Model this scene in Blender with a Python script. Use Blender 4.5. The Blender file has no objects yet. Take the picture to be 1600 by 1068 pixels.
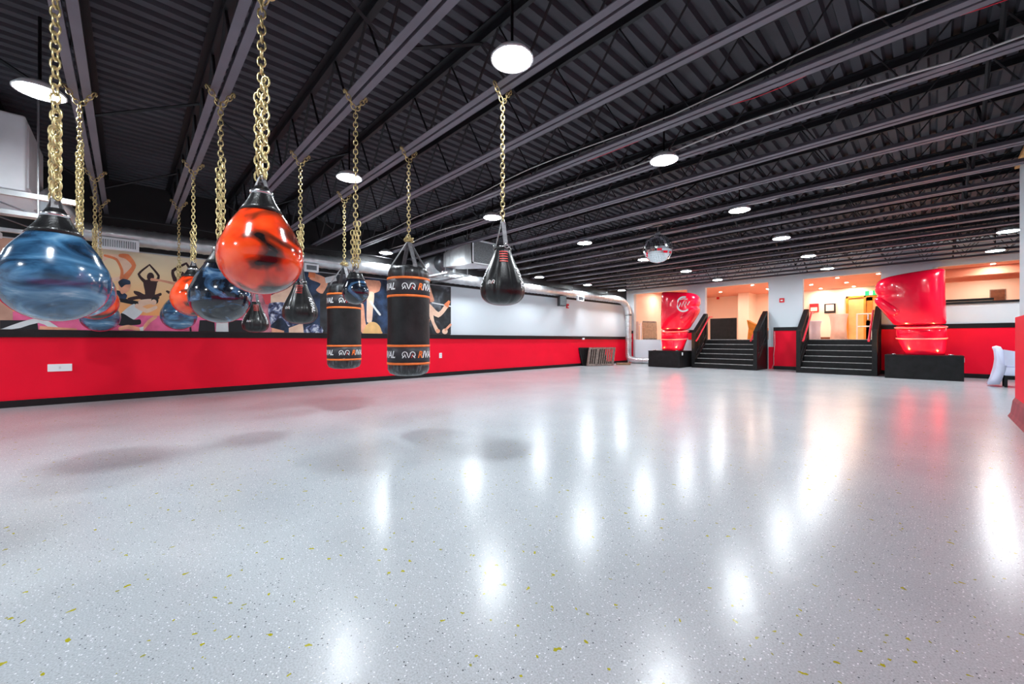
import bpy, bmesh, math, random
from mathutils import Vector, Matrix
random.seed(7)
PI = math.pi
scene = bpy.context.scene
COL = scene.collection

# ------------------------------------------------------------------ helpers
def tag(o, label=None, cat=None, group=None, kind=None):
    if label: o['label'] = label
    if cat: o['category'] = cat
    if group: o['group'] = group
    if kind: o['kind'] = kind
    return o

def empty(name, loc, rz=0.0):
    o = bpy.data.objects.new(name, None)
    o.empty_display_size = 0.1
    COL.objects.link(o)
    o.location = loc
    o.rotation_euler = (0, 0, rz)
    return o

def thing(name, loc, label, cat, group=None, rz=0.0):
    return tag(empty(name, loc, rz), label, cat, group)

def build(name, bm, mats, parent=None, smooth=False, loc=None, recalc=True):
    if recalc:
        bmesh.ops.recalc_face_normals(bm, faces=bm.faces[:])
    me = bpy.data.meshes.new(name)
    bm.to_mesh(me)
    bm.free()
    if not isinstance(mats, (list, tuple)):
        mats = [mats]
    for m in mats:
        me.materials.append(m)
    if smooth:
        for p in me.polygons:
            p.use_smooth = True
    o = bpy.data.objects.new(name, me)
    COL.objects.link(o)
    if loc: o.location = loc
    if parent: o.parent = parent
    return o

def copy_tree(o, parent=None):
    c = o.copy()
    COL.objects.link(c)
    c.parent = parent
    for ch in list(o.children):
        copy_tree(ch, c)
    return c

def B(): return bmesh.new()

def box(bm, x0, x1, y0, y1, z0, z1, mi=0, bevel=0.0):
    vs = [bm.verts.new((x, y, z)) for x in (x0, x1) for y in (y0, y1) for z in (z0, z1)]
    fs = []
    for q in ((0, 1, 3, 2), (4, 6, 7, 5), (0, 4, 5, 1), (2, 3, 7, 6), (0, 2, 6, 4), (1, 5, 7, 3)):
        f = bm.faces.new([vs[i] for i in q]); f.material_index = mi; fs.append(f)
    if bevel > 0:
        bmesh.ops.recalc_face_normals(bm, faces=fs)
        es = list({e for f in fs for e in f.edges})
        r = bmesh.ops.bevel(bm, geom=es, offset=bevel, segments=2, affect='EDGES', profile=0.5)
        for f in r['faces']: f.material_index = mi
    return bm

def frame_of(d):
    d = d.normalized()
    a = Vector((0, 0, 1)) if abs(d.z) < 0.95 else Vector((1, 0, 0))
    u = d.cross(a).normalized()
    return u, d.cross(u).normalized()

def tube(bm, pts, r, n=8, mi=0, closed=False, rs=None):
    pts = [Vector(p) for p in pts]
    m = len(pts)
    rings = []
    for i, p in enumerate(pts):
        if closed: d = pts[(i + 1) % m] - pts[i - 1]
        elif i == 0: d = pts[1] - pts[0]
        elif i == m - 1: d = pts[-1] - pts[-2]
        else: d = (pts[i + 1] - p).normalized() + (p - pts[i - 1]).normalized()
        if d.length < 1e-6: d = Vector((0, 0, 1))
        if i == 0: u, w = frame_of(d)
        else:
            dn = d.normalized()
            u = (u - dn * u.dot(dn)).normalized(); w = dn.cross(u)
        rr = rs[i] if rs else r
        rings.append([bm.verts.new(p + (u * math.cos(2 * PI * k / n) + w * math.sin(2 * PI * k / n)) * rr) for k in range(n)])
    for i in range(m if closed else m - 1):
        a, b = rings[i], rings[(i + 1) % m]
        off = 0
        if closed and i == m - 1:
            off = min(range(n), key=lambda s: (a[0].co - b[s].co).length)
        for k in range(n):
            f = bm.faces.new((a[k], a[(k + 1) % n], b[(k + 1 + off) % n], b[(k + off) % n])); f.material_index = mi
    if not closed:
        for ring in (rings[0], rings[-1]):
            f = bm.faces.new(ring); f.material_index = mi
    return bm

def lathe(bm, prof, n=32, c=(0, 0, 0), mi=0, fn=None, axis='z'):
    rings = []
    for r, z in prof:
        if r < 1e-5:
            ring = [(0, 0, z)]
        else:
            ring = []
            for k in range(n):
                t = 2 * PI * k / n
                rr = r * (fn(t, z) if fn else 1.0)
                ring.append((rr * math.cos(t), rr * math.sin(t), z))
        out = []
        for x, y, zz in ring:
            if axis == 'x': x, y, zz = zz, x, y
            elif axis == 'y': x, y, zz = y, zz, x
            out.append(bm.verts.new((x + c[0], y + c[1], zz + c[2])))
        rings.append(out)
    for a, b in zip(rings, rings[1:]):
        if len(a) == 1 and len(b) == 1: continue
        for k in range(n):
            k2 = (k + 1) % n
            if len(a) == 1: f = bm.faces.new((a[0], b[k], b[k2]))
            elif len(b) == 1: f = bm.faces.new((a[k], a[k2], b[0]))
            else: f = bm.faces.new((a[k], a[k2], b[k2], b[k]))
            f.material_index = mi
    for ring in (rings[0], rings[-1]):
        if len(ring) > 2:
            f = bm.faces.new(ring); f.material_index = mi
    return bm

def prism(bm, pts, d, mi=0):
    """polygon of 3-D points pushed along vector d"""
    d = Vector(d)
    a = [bm.verts.new(p) for p in pts]
    b = [bm.verts.new(Vector(p) + d) for p in pts]
    n = len(pts)
    for f in [bm.faces.new(a), bm.faces.new(b)] + [bm.faces.new((a[k], a[(k + 1) % n], b[(k + 1) % n], b[k])) for k in range(n)]:
        f.material_index = mi
    return bm

def bar(bm, p, q, w, h, mi=0, up=(0, 0, 1)):
    """rectangular bar from p to q, w wide and h high"""
    p, q = Vector(p), Vector(q)
    d = (q - p).normalized()
    s = d.cross(Vector(up))
    if s.length < 1e-4: s = Vector((1, 0, 0))
    s.normalize()
    u = s.cross(d).normalized()
    a = [p + s * (w / 2 * i) + u * (h / 2 * j) for i, j in ((-1, -1), (1, -1), (1, 1), (-1, 1))]
    return prism(bm, a, q - p, mi)

# ------------------------------------------------------------------ materials
def new_mat(name):
    m = bpy.data.materials.new(name)
    m.use_nodes = True
    nt = m.node_tree
    return m, nt, nt.nodes['Principled BSDF']

def mat(name, col, rough=0.5, metal=0.0, emit=None, es=0.0, var=0.06, scale=6.0, coat=0.0, bump=0.0, bscale=60.0, spec=0.35, detail=4.0, dist=0.0):
    m, nt, b = new_mat(name)
    tc = nt.nodes.new('ShaderNodeTexCoord')
    no = nt.nodes.new('ShaderNodeTexNoise'); no.inputs['Scale'].default_value = scale; no.inputs['Detail'].default_value = detail
    no.inputs['Distortion'].default_value = dist
    nt.links.new(tc.outputs['Object'], no.inputs['Vector'])
    rp = nt.nodes.new('ShaderNodeValToRGB')
    rp.color_ramp.elements[0].position = 0.3; rp.color_ramp.elements[1].position = 0.7
    rp.color_ramp.elements[0].color = tuple(max(0, c * (1 - var)) for c in col) + (1,)
    rp.color_ramp.elements[1].color = tuple(min(1, c * (1 + var)) for c in col) + (1,)
    nt.links.new(no.outputs['Fac'], rp.inputs['Fac'])
    nt.links.new(rp.outputs['Color'], b.inputs['Base Color'])
    b.inputs['Roughness'].default_value = rough
    b.inputs['Metallic'].default_value = metal
    b.inputs['Specular IOR Level'].default_value = spec
    b.inputs['Coat Weight'].default_value = coat
    b.inputs['Coat Roughness'].default_value = 0.06
    if emit:
        b.inputs['Emission Color'].default_value = tuple(emit) + (1,)
        b.inputs['Emission Strength'].default_value = es
    if bump > 0:
        n2 = nt.nodes.new('ShaderNodeTexNoise'); n2.inputs['Scale'].default_value = bscale; n2.inputs['Detail'].default_value = 3
        nt.links.new(tc.outputs['Object'], n2.inputs['Vector'])
        bp = nt.nodes.new('ShaderNodeBump'); bp.inputs['Strength'].default_value = bump; bp.inputs['Distance'].default_value = 0.01
        nt.links.new(n2.outputs['Fac'], bp.inputs['Height'])
        nt.links.new(bp.outputs['Normal'], b.inputs['Normal'])
    return m

def ramp_mat(name, stops, scale=4.0, detail=3.0, dist=1.5, rough=0.15, coat=0.6, kind='noise', stretch=(1, 1, 1), bump=0.0):
    m, nt, b = new_mat(name)
    tc = nt.nodes.new('ShaderNodeTexCoord')
    mp = nt.nodes.new('ShaderNodeMapping'); mp.inputs['Scale'].default_value = stretch
    nt.links.new(tc.outputs['Object'], mp.inputs['Vector'])
    no = nt.nodes.new('ShaderNodeTexNoise')
    no.inputs['Scale'].default_value = scale; no.inputs['Detail'].default_value = detail; no.inputs['Distortion'].default_value = dist
    nt.links.new(mp.outputs['Vector'], no.inputs['Vector'])
    rp = nt.nodes.new('ShaderNodeValToRGB')
    els = rp.color_ramp.elements
    els[0].position = stops[0][0]; els[0].color = tuple(stops[0][1]) + (1,)
    els[1].position = stops[-1][0]; els[1].color = tuple(stops[-1][1]) + (1,)
    for p, c in stops[1:-1]:
        e = els.new(p); e.color = tuple(c) + (1,)
    nt.links.new(no.outputs['Fac'], rp.inputs['Fac'])
    nt.links.new(rp.outputs['Color'], b.inputs['Base Color'])
    b.inputs['Roughness'].default_value = rough
    b.inputs['Coat Weight'].default_value = coat
    b.inputs['Coat Roughness'].default_value = 0.05
    if bump:
        bp = nt.nodes.new('ShaderNodeBump'); bp.inputs['Strength'].default_value = bump; bp.inputs['Distance'].default_value = 0.01
        nt.links.new(no.outputs['Fac'], bp.inputs['Height']); nt.links.new(bp.outputs['Normal'], b.inputs['Normal'])
    return m

def z_ramp_mat(name, stops, rough=0.4):
    """printed colour that changes with height (world metres)"""
    m, nt, b = new_mat(name)
    g = nt.nodes.new('ShaderNodeNewGeometry')
    s = nt.nodes.new('ShaderNodeSeparateXYZ')
    nt.links.new(g.outputs['Position'], s.inputs[0])
    z0, z1 = stops[0][0], stops[-1][0]
    mr = nt.nodes.new('ShaderNodeMapRange')
    mr.inputs['From Min'].default_value = z0; mr.inputs['From Max'].default_value = z1
    nt.links.new(s.outputs['Z'], mr.inputs['Value'])
    rp = nt.nodes.new('ShaderNodeValToRGB')
    els = rp.color_ramp.elements
    els[0].color = tuple(stops[0][1]) + (1,); els[1].color = tuple(stops[-1][1]) + (1,)
    for z, c in stops[1:-1]:
        e = els.new((z - z0) / (z1 - z0)); e.color = tuple(c) + (1,)
    nt.links.new(mr.outputs['Result'], rp.inputs['Fac'])
    nt.links.new(rp.outputs['Color'], b.inputs['Base Color'])
    b.inputs['Roughness'].default_value = rough
    return m

def floor_mat():
    m, nt, b = new_mat('epoxy_floor')
    N = nt.nodes.new; L = nt.links.new
    tc = N('ShaderNodeTexCoord')
    no = N('ShaderNodeTexNoise'); no.inputs['Scale'].default_value = 0.9; no.inputs['Detail'].default_value = 6
    L(tc.outputs['Object'], no.inputs['Vector'])
    rp = N('ShaderNodeValToRGB')
    rp.color_ramp.elements[0].position = 0.3; rp.color_ramp.elements[0].color = (0.42, 0.46, 0.49, 1)
    rp.color_ramp.elements[1].position = 0.7; rp.color_ramp.elements[1].color = (0.49, 0.53, 0.56, 1)
    L(no.outputs['Fac'], rp.inputs['Fac'])
    # fine light grain
    n3 = N('ShaderNodeTexNoise'); n3.inputs['Scale'].default_value = 160; n3.inputs['Detail'].default_value = 2
    L(tc.outputs['Object'], n3.inputs['Vector'])
    r3 = N('ShaderNodeValToRGB'); r3.color_ramp.elements[0].position = 0.35; r3.color_ramp.elements[0].color = (0.84, 0.84, 0.84, 1)
    r3.color_ramp.elements[1].position = 0.65; r3.color_ramp.elements[1].color = (1.1, 1.1, 1.1, 1)
    L(n3.outputs['Fac'], r3.inputs['Fac'])
    mu = N('ShaderNodeMix'); mu.data_type = 'RGBA'; mu.blend_type = 'MULTIPLY'; mu.inputs[0].default_value = 1.0
    L(rp.outputs['Color'], mu.inputs[6]); L(r3.outputs['Color'], mu.inputs[7])
    prev = mu.outputs[2]
    def flakes(prev, scale, thr, keep, col, dist=0.0, dscale=30.0, rand=1.0):
        vec = tc.outputs['Object']
        if dist:
            nn = N('ShaderNodeTexNoise'); nn.inputs['Scale'].default_value = dscale
            L(tc.outputs['Object'], nn.inputs['Vector'])
            mx = N('ShaderNodeMix'); mx.data_type = 'VECTOR'; mx.inputs[0].default_value = dist
            L(tc.outputs['Object'], mx.inputs[4]); L(nn.outputs['Color'], mx.inputs[5])
            vec = mx.outputs[1]
        vo = N('ShaderNodeTexVoronoi'); vo.inputs['Scale'].default_value = scale; vo.inputs['Randomness'].default_value = rand
        L(vec, vo.inputs['Vector'])
        lt = N('ShaderNodeMath'); lt.operation = 'LESS_THAN'; lt.inputs[1].default_value = thr
        L(vo.outputs['Distance'], lt.inputs[0])
        sp = N('ShaderNodeSeparateColor'); L(vo.outputs['Color'], sp.inputs[0])
        l2 = N('ShaderNodeMath'); l2.operation = 'LESS_THAN'; l2.inputs[1].default_value = keep
        L(sp.outputs[0], l2.inputs[0])
        mm = N('ShaderNodeMath'); mm.operation = 'MULTIPLY'
        L(lt.outputs[0], mm.inputs[0]); L(l2.outputs[0], mm.inputs[1])
        mx = N('ShaderNodeMix'); mx.data_type = 'RGBA'
        L(mm.outputs[0], mx.inputs[0]); L(prev, mx.inputs[6]); mx.inputs[7].default_value = tuple(col) + (1,)
        return mx.outputs[2]
    prev = flakes(prev, 55, 0.15, 0.28, (0.05, 0.055, 0.06))
    prev = flakes(prev, 85, 0.17, 0.25, (0.20, 0.21, 0.22))
    prev = flakes(prev, 75, 0.20, 0.50, (0.82, 0.85, 0.88))
    prev = flakes(prev, 14.0, 0.11, 0.80, (0.36, 0.34, 0.012), dist=0.05, dscale=30.0)
    prev = flakes(prev, 17.0, 0.10, 0.30, (0.30, 0.30, 0.06), dist=0.03, dscale=40.0)
    L(prev, b.inputs['Base Color'])
    b.inputs['Roughness'].default_value = 0.23
    b.inputs['Specular IOR Level'].default_value = 0.30
    n2 = N('ShaderNodeTexNoise'); n2.inputs['Scale'].default_value = 14; n2.inputs['Detail'].default_value = 4
    L(tc.outputs['Object'], n2.inputs['Vector'])
    bp = N('ShaderNodeBump'); bp.inputs['Strength'].default_value = 0.10; bp.inputs['Distance'].default_value = 0.01
    L(n2.outputs['Fac'], bp.inputs['Height']); L(bp.outputs['Normal'], b.inputs['Normal'])
    return m

M = {}
M['floor'] = floor_mat()
M['white_wall'] = mat('white_wall_paint', (0.70, 0.765, 0.82), 0.55, var=0.02, scale=1.5)
M['wall_left'] = z_ramp_mat('left_wall_paint', [(0.0, (0.70, 0.765, 0.82)), (2.66, (0.70, 0.765, 0.82)), (2.665, (0.012, 0.012, 0.014)), (3.9, (0.012, 0.012, 0.014))], 0.55)
M['red_wall'] = mat('red_wall_paint', (0.98, 0.002, 0.030), 0.5, var=0.05, scale=1.2, bump=0.08, bscale=90, spec=0.2)
M['black_trim'] = mat('black_trim_paint', (0.006, 0.0055, 0.007), 0.35, var=0.3, scale=9)
M['deck'] = mat('black_painted_deck', (0.050, 0.049, 0.060), 0.6, var=0.25, scale=1.4)
M['joist'] = mat('dark_painted_steel', (0.15, 0.14, 0.17), 0.45, var=0.12, scale=3)
M['joist_dark'] = mat('darker_painted_steel', (0.012, 0.012, 0.015), 0.5, var=0.15, scale=3)
M['lamp_glow'] = mat('lamp_diffuser_glow', (0.9, 0.9, 0.9), 0.5, emit=(0.89, 0.96, 1.0), es=150.0)
M['lamp_white'] = mat('lamp_white_enamel', (0.75, 0.76, 0.78), 0.4)
M['brass'] = mat('yellow_zinc_chain', (0.62, 0.50, 0.25), 0.3, metal=0.85, var=0.2, scale=40)
M['steel'] = mat('polished_steel', (0.7, 0.7, 0.72), 0.22, metal=1.0)
M['galv'] = mat('galvanised_sheet', (0.62, 0.64, 0.66), 0.34, metal=0.8, var=0.14, scale=7)
M['galv_dark'] = mat('dark_galvanised_sheet', (0.16, 0.17, 0.19), 0.35, metal=0.8, var=0.3, scale=8)
M['grille'] = mat('grey_filter_mesh', (0.20, 0.22, 0.23), 0.6, var=0.5, scale=60)
M['unit_white'] = mat('white_enamelled_sheet', (0.93, 0.94, 0.97), 0.4, var=0.03)
M['black_leather'] = mat('black_leather', (0.008, 0.008, 0.009), 0.32, var=0.5, scale=14, bump=0.25, bscale=120, coat=0.3)
M['canvas_black'] = mat('worn_black_canvas', (0.011, 0.0105, 0.0115), 0.5, var=0.75, scale=5, bump=0.3, bscale=30)
M['wrinkle_black'] = ramp_mat('wrinkled_black_vinyl', [(0.35, (0.008, 0.008, 0.009)), (0.55, (0.03, 0.03, 0.032)), (0.72, (0.14, 0.15, 0.16))], 14, 3, 0.6, 0.35, 0.3, stretch=(2, 2, 0.35), bump=0.6)
M['band_grey'] = mat('dark_purple_grey_band', (0.035, 0.03, 0.036), 0.45, var=0.25, scale=12)
M['orange'] = mat('orange_band', (0.95, 0.20, 0.04), 0.45, var=0.1, scale=20)
M['print_white'] = mat('white_print', (0.82, 0.83, 0.84), 0.5, var=0.03)
M['print_red'] = mat('red_print', (0.75, 0.06, 0.05), 0.5, var=0.05)
M['strap'] = mat('grey_webbing_strap', (0.16, 0.16, 0.17), 0.5, var=0.3, scale=30)
M['blue_vinyl'] = ramp_mat('blue_marbled_vinyl', [(0.28, (0.005, 0.008, 0.016)), (0.42, (0.015, 0.055, 0.12)), (0.55, (0.05, 0.16, 0.30)), (0.66, (0.14, 0.30, 0.46)), (0.78, (0.5, 0.62, 0.72))], 2.6, 4, 1.6, 0.16, 0.8, stretch=(1, 1, 2.6))
M['dark_vinyl'] = ramp_mat('black_and_blue_marbled_vinyl', [(0.30, (0.004, 0.005, 0.008)), (0.50, (0.008, 0.012, 0.022)), (0.60, (0.05, 0.13, 0.26)), (0.72, (0.28, 0.42, 0.56))], 3.2, 4, 1.8, 0.14, 0.8, stretch=(1, 1, 1.7))
M['orange_vinyl'] = ramp_mat('orange_and_black_marbled_vinyl', [(0.34, (0.01, 0.008, 0.008)), (0.43, (0.25, 0.03, 0.01)), (0.50, (0.85, 0.05, 0.008)), (0.68, (0.98, 0.11, 0.02))], 2.3, 2.5, 1.3, 0.14, 0.8, stretch=(1, 1, 1.5))
M['glove_red'] = mat('glossy_red_vinyl', (0.95, 0.003, 0.035), 0.22, var=0.12, scale=2.0, coat=0.6, bump=0.22, bscale=4)
M['black_wood'] = mat('scuffed_black_paint', (0.004, 0.0038, 0.0045), 0.5, var=0.9, scale=7, detail=8, bump=0.2, bscale=20)
M['nosing'] = mat('worn_step_edge', (0.42, 0.41, 0.40), 0.5, var=0.3, scale=14)
M['red_rail'] = mat('red_handrail_paint', (0.75, 0.03, 0.06), 0.35)
M['raw_wood'] = mat('raw_brown_wood', (0.36, 0.22, 0.13), 0.6, var=0.3, scale=10)
M['grey_wood'] = mat('weathered_grey_wood', (0.24, 0.19, 0.165), 0.6, var=0.35, scale=12)
M['lobby_wall'] = mat('cream_lobby_paint', (0.93, 0.77, 0.66), 0.6, var=0.03, scale=1)
M['lobby_ceiling'] = mat('salmon_lobby_ceiling', (0.80, 0.36, 0.27), 0.6, var=0.03, scale=1)
M['lobby_floor'] = mat('tan_lobby_floor', (0.55, 0.42, 0.32), 0.4, var=0.15, scale=3)
M['spot_glow'] = mat('warm_downlight_glow', (0.9, 0.8, 0.6), 0.5, emit=(1.0, 0.81, 0.65), es=820.0)
M['uplight_glow'] = mat('warm_uplight_glow', (0.9, 0.8, 0.6), 0.5, emit=(1.0, 0.52, 0.14), es=700.0)
M['door_wood'] = mat('golden_oak_door', (0.62, 0.25, 0.03), 0.4, var=0.12, scale=5)
M['glass_warm'] = mat('door_glass', (0.70, 0.48, 0.2), 0.08, var=0.12, scale=3)
M['exit_green'] = mat('exit_sign_green', (0.01, 0.45, 0.12), 0.4, emit=(0.02, 0.65, 0.16), es=0.8)
M['fabric_white'] = mat('white_cloth_cover', (0.66, 0.68, 0.86), 0.8, var=0.05, scale=5, bump=0.3, bscale=9)
M['fabric_pink'] = mat('pale_table_cloth', (0.86, 0.70, 0.66), 0.8, var=0.06)
M['amber_cloth'] = mat('amber_orange_cloth', (0.85, 0.28, 0.03), 0.7, var=0.15)
M['black_plastic'] = mat('black_plastic', (0.02, 0.02, 0.022), 0.4)
M['alarm_red'] = mat('alarm_red', (0.75, 0.02, 0.03), 0.4)
M['brown_panel'] = mat('brown_board', (0.16, 0.06, 0.03), 0.5, var=0.3, scale=8)
M['cable_white'] = mat('white_cable_sheath', (0.62, 0.60, 0.60), 0.4)
M['cable_black'] = mat('black_cable_sheath', (0.03, 0.03, 0.035), 0.5)
M['cap_wood'] = mat('bare_timber_cap', (0.80, 0.42, 0.15), 0.6, var=0.25, scale=20)
def mirror_mat():
    m, nt, b = new_mat('mirror_tiles')
    b.inputs['Base Color'].default_value = (0.85, 0.86, 0.88, 1)
    b.inputs['Metallic'].default_value = 1.0; b.inputs['Roughness'].default_value = 0.06
    return m
M['mirror'] = mirror_mat()

# ------------------------------------------------------------------ camera
H = 1.05
YAW = math.radians(46.32)
SN, CS = math.sin(YAW), math.cos(YAW)
cam = bpy.data.cameras.new('camera')
cam.sensor_width = 36.0
cam.lens = 630.3 / 1600 * 36.0
cam.shift_y = -3.0 / 1600
cam.clip_start = 0.05; cam.clip_end = 200
co = bpy.data.objects.new('camera', cam)
COL.objects.link(co)
co.location = (0, 0, H)
co.rotation_euler = (PI / 2, 0, YAW)
scene.camera = co

def ray(px, py):
    u, v = px - 800, 531 - py
    return (CS * u - SN * 630.3, SN * u + CS * 630.3, v)
def on_x(px, py, X):
    a, b, c = ray(px, py); s = X / a
    return (X, b * s, H + c * s)
def on_y(px, py, Y):
    a, b, c = ray(px, py); s = Y / b
    return (a * s, Y, H + c * s)

# ------------------------------------------------------------------ room shell
XL, YB, XR, YF = -10.0, 17.0, 7.0, -5.0
ZS, ZJ, ZD = 1.07, 3.25, 3.87
bm = B(); box(bm, XL - .2, XR + .2, YF - .2, YB + .2, -0.2, 0.0)
tag(build('floor', bm, M['floor']), kind='structure')

# ribbed roof deck
bm = B()
prof = []
x = XL - .2
while x < XR + .2:
    prof += [(x, ZD), (x + .075, ZD), (x + .092, ZD + .05), (x + .138, ZD + .05)]
    x += .155
a = [bm.verts.new((px, YF - .2, pz)) for px, pz in prof]
b_ = [bm.verts.new((px, YB + .2, pz)) for px, pz in prof]
t0 = [bm.verts.new((prof[0][0], y, ZD + .15)) for y in (YF - .2, YB + .2)]
t1 = [bm.verts.new((prof[-1][0], y, ZD + .15)) for y in (YF - .2, YB + .2)]
for k in range(len(prof) - 1):
    bm.faces.new((a[k], b_[k], b_[k + 1], a[k + 1]))
bm.faces.new((t0[0], t1[0], t1[1], t0[1]))
tag(build('ceiling', bm, M['deck'], recalc=False), kind='structure')

def struct(name, boxes, m):
    bm = B()
    for q in boxes: box(bm, *q)
    return tag(build(name, bm, m), kind='structure')

struct('wall_left', [(XL - .2, XL, YF, YB, 0, ZD + .15)], M['wall_left'])
struct('wall_front', [(XL, XR, YF - .2, YF, 0, ZD + .15)], M['white_wall'])
struct('wall_far_right', [(XR, XR + .2, YF, 25, 0, ZD + .15)], M['white_wall'])
# back wall with its four openings
X1, X2, X3, X4, X5, X6, X7, X8 = -9.62, -7.17, -6.44, -4.20, -3.16, -1.15, -0.04, 3.4
ZO = 3.18
struct('wall_back', [(XL, X1, YB, YB + .2, 0, ZD), (X1, X2, YB, YB + .2, 0, ZS), (X2, X3, YB, YB + .2, 0, ZD),
                     (X4, X5, YB, YB + .2, 0, ZD), (X6, X7, YB, YB + .2, 0, ZD), (X7, X8, YB, YB + .2, 0, 2.06), (X8, XR, YB, YB + .2, 0, ZD),
                     (X3, X4, YB, YB + .2, 0, ZS - .002), (X5, X6, YB, YB + .2, 0, ZS - .002),
                     (X1, X2, YB, YB + .2, ZO, ZD), (X3, X4, YB, YB + .2, ZO, ZD), (X5, X6, YB, YB + .2, ZO, ZD), (X7, X8, YB, YB + .2, ZO, ZD)], M['white_wall'])
# right partition beside the camera
struct('wall_right', [(0.80, 1.0, YF, 8.78, 0, 3.40)], M['white_wall'])
struct('trim_1', [(0.765, 0.80, YF, 8.82, 0.0, 1.36), (0.80, 1.0, 8.78, 8.82, 0.0, 1.36)], M['red_wall'])
struct('trim_2', [(0.76, 1.02, YF, 8.84, 3.40, 3.44)], M['cap_wood'])
bm = B()
for y0, y1 in ((YF, 8.84),):
    prism(bm, [(0.765, y0, 0), (0.765, y0, .26), (0.745, y0, .22), (0.725, y0, .05), (0.70, y0, .0)], (0, y1 - y0, 0))
tag(build('baseboard_right', bm, mat('dusty_red_cove_base', (0.36, 0.05, 0.07), 0.5, var=.2)), kind='structure')
# left wall dressing
struct('trim_3', [(XL, -9.94, YF, 6.94, 0.0, 1.10), (XL, -9.965, 6.94, YB, 0, 1.09)], M['red_wall'])
struct('trim_4', [(XL, -9.905, YF, 6.94, 1.095, 1.215), (XL, -9.93, 6.94, YB, 1.085, 1.205)], M['black_trim'])
struct('baseboard_left', [(-9.94, -9.915, YF, 6.94, 0, .107), (-9.965, -9.94, 6.94, YB, 0, .107)], M['black_trim'])
# back wall dressing
struct('trim_5', [(-4.02, X5 + .06, YB - .07, YB, 0, 1.39), (X4 + .01, -4.02, YB - .02, YB, 0, .80), (X6, XR, YB - .05, YB, 0, 1.39), (X2 + .05, X3, YB - .03, YB, ZS, 1.36), (-9.86, -9.66, YB - .03, YB, 0, 1.36)], M['red_wall'])
struct('trim_6', [(-4.02, X5 + .06, YB - .09, YB, 1.385, 1.51), (X6, XR, YB - .07, YB, 1.385, 1.51), (X2 + .05, X3, YB - .05, YB, 1.355, 1.47), (-9.86, -9.66, YB - .05, YB, 1.355, 1.48)], M['black_trim'])
struct('baseboard_back', [(-4.02, X5 + .06, YB - .09, YB - .07, 0, .12), (X6, XR, YB - .07, YB - .05, 0, .12)], M['black_trim'])
struct('trim_7', [(X7, X8, YB - .06, YB + .24, 2.06, 2.12)], M['black_trim'])

# raised lobby behind the openings
YL = 24.0
struct('floor_stage', [(XL, XR, YB + .2, YL, ZS - .15, ZS), (X3, X4, YB, YB + .2, ZS - .001, ZS), (X5, X6, YB, YB + .2, ZS - .001, ZS)], M['lobby_floor'])
struct('wall_lobby_rear', [(XL, XR, YL, YL + .2, ZS - .15, 3.7), (-7.0, -6.5, YL - 1.2, YL, ZS, 3.46)], M['lobby_wall'])
struct('wall_lobby_left', [(XL - .2, XL, YB + .2, YL, ZS - .15, 3.7)], M['lobby_wall'])
struct('ceiling_lobby', [(XL, XR, YB + .2, YL, 3.46, 3.7)], M['lobby_ceiling'])
struct('wall_lobby_side', [(0.9 - .95, 0.9 - .83, YB + .2, YB + 2.6, ZS, 3.46)], M['lobby_wall'])
struct('trim_8', [(XL, XR, YL - .02, YL, ZS, ZS + .1)], M['lobby_wall'])
struct('trim_9', [(0.1, XR, 20.2, 20.5, 3.18, 3.46), (0.1, XR, 22.4, 22.6, 3.22, 3.46)], M['lobby_ceiling'])

# ------------------------------------------------------------------ roof joists
JY = [-1.15, -.30, .60, 1.49, 2.37, 3.15, 4.02, 4.83, 5.62, 6.42]
while JY[-1] + .82 < YB - .2: JY.append(JY[-1] + .82)
def make_joist():
    r = empty('roof_joist', (0, 0, 0))
    for s in (-1, 1):
        bm = B()
        y0 = .0125 if s > 0 else -.0725
        box(bm, XL, XR, y0, y0 + .06, ZJ, ZJ + .008)
        yv = .0125 if s > 0 else -.0185
        box(bm, XL, XR, yv, yv + .006, ZJ + .008, ZJ + .06)
        build('bottom_chord', bm, M['joist'], r)
    bm = B()
    box(bm, XL, XR, -.075, .075, ZD - .012, ZD - .001)
    box(bm, XL, XR, -.02, .02, ZD - .075, ZD - .012)
    build('top_chord', bm, M['joist_dark'], r)
    bm = B()
    pts = []; x = XL + .15; k = 0
    while x < XR - .1:
        pts.append((x, 0, ZJ + .03 if k % 2 else ZD - .06)); x += .42 if k % 2 else .30; k += 1
    tube(bm, pts, .013, 5)
    build('web', bm, M['joist_dark'], r)
    return r
ords = ['first', 'second', 'third', 'fourth', 'fifth', 'sixth', 'seventh', 'eighth', 'ninth', 'tenth', 'eleventh', 'twelfth', 'thirteenth', 'fourteenth', 'fifteenth', 'sixteenth', 'seventeenth', 'eighteenth']
jlabels = ['black steel roof joist behind the big blue bag, carrying no chain',
           'black steel roof joist carrying the chain of the big blue marbled bag',
           'black steel roof joist carrying the chain of the big orange bag',
           'black steel roof joist carrying the chain of the small round blue bag',
           'black steel roof joist carrying the chains of both cylindrical heavy bags']
proto = make_joist()
for i, y in enumerate(JY):
    o = proto if i == 0 else copy_tree(proto)
    o.location = (0, y, 0)
    if i < len(jlabels): lab = jlabels[i]
    elif i == len(JY) - 1: lab = 'black steel roof joist farthest back, right against the lobby wall'
    else: lab = '%s black steel roof joist beyond the two heavy bags, bare of chains' % ords[i - len(jlabels)]
    tag(o, lab, 'roof joist', 'open web roof joists under the deck')

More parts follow.
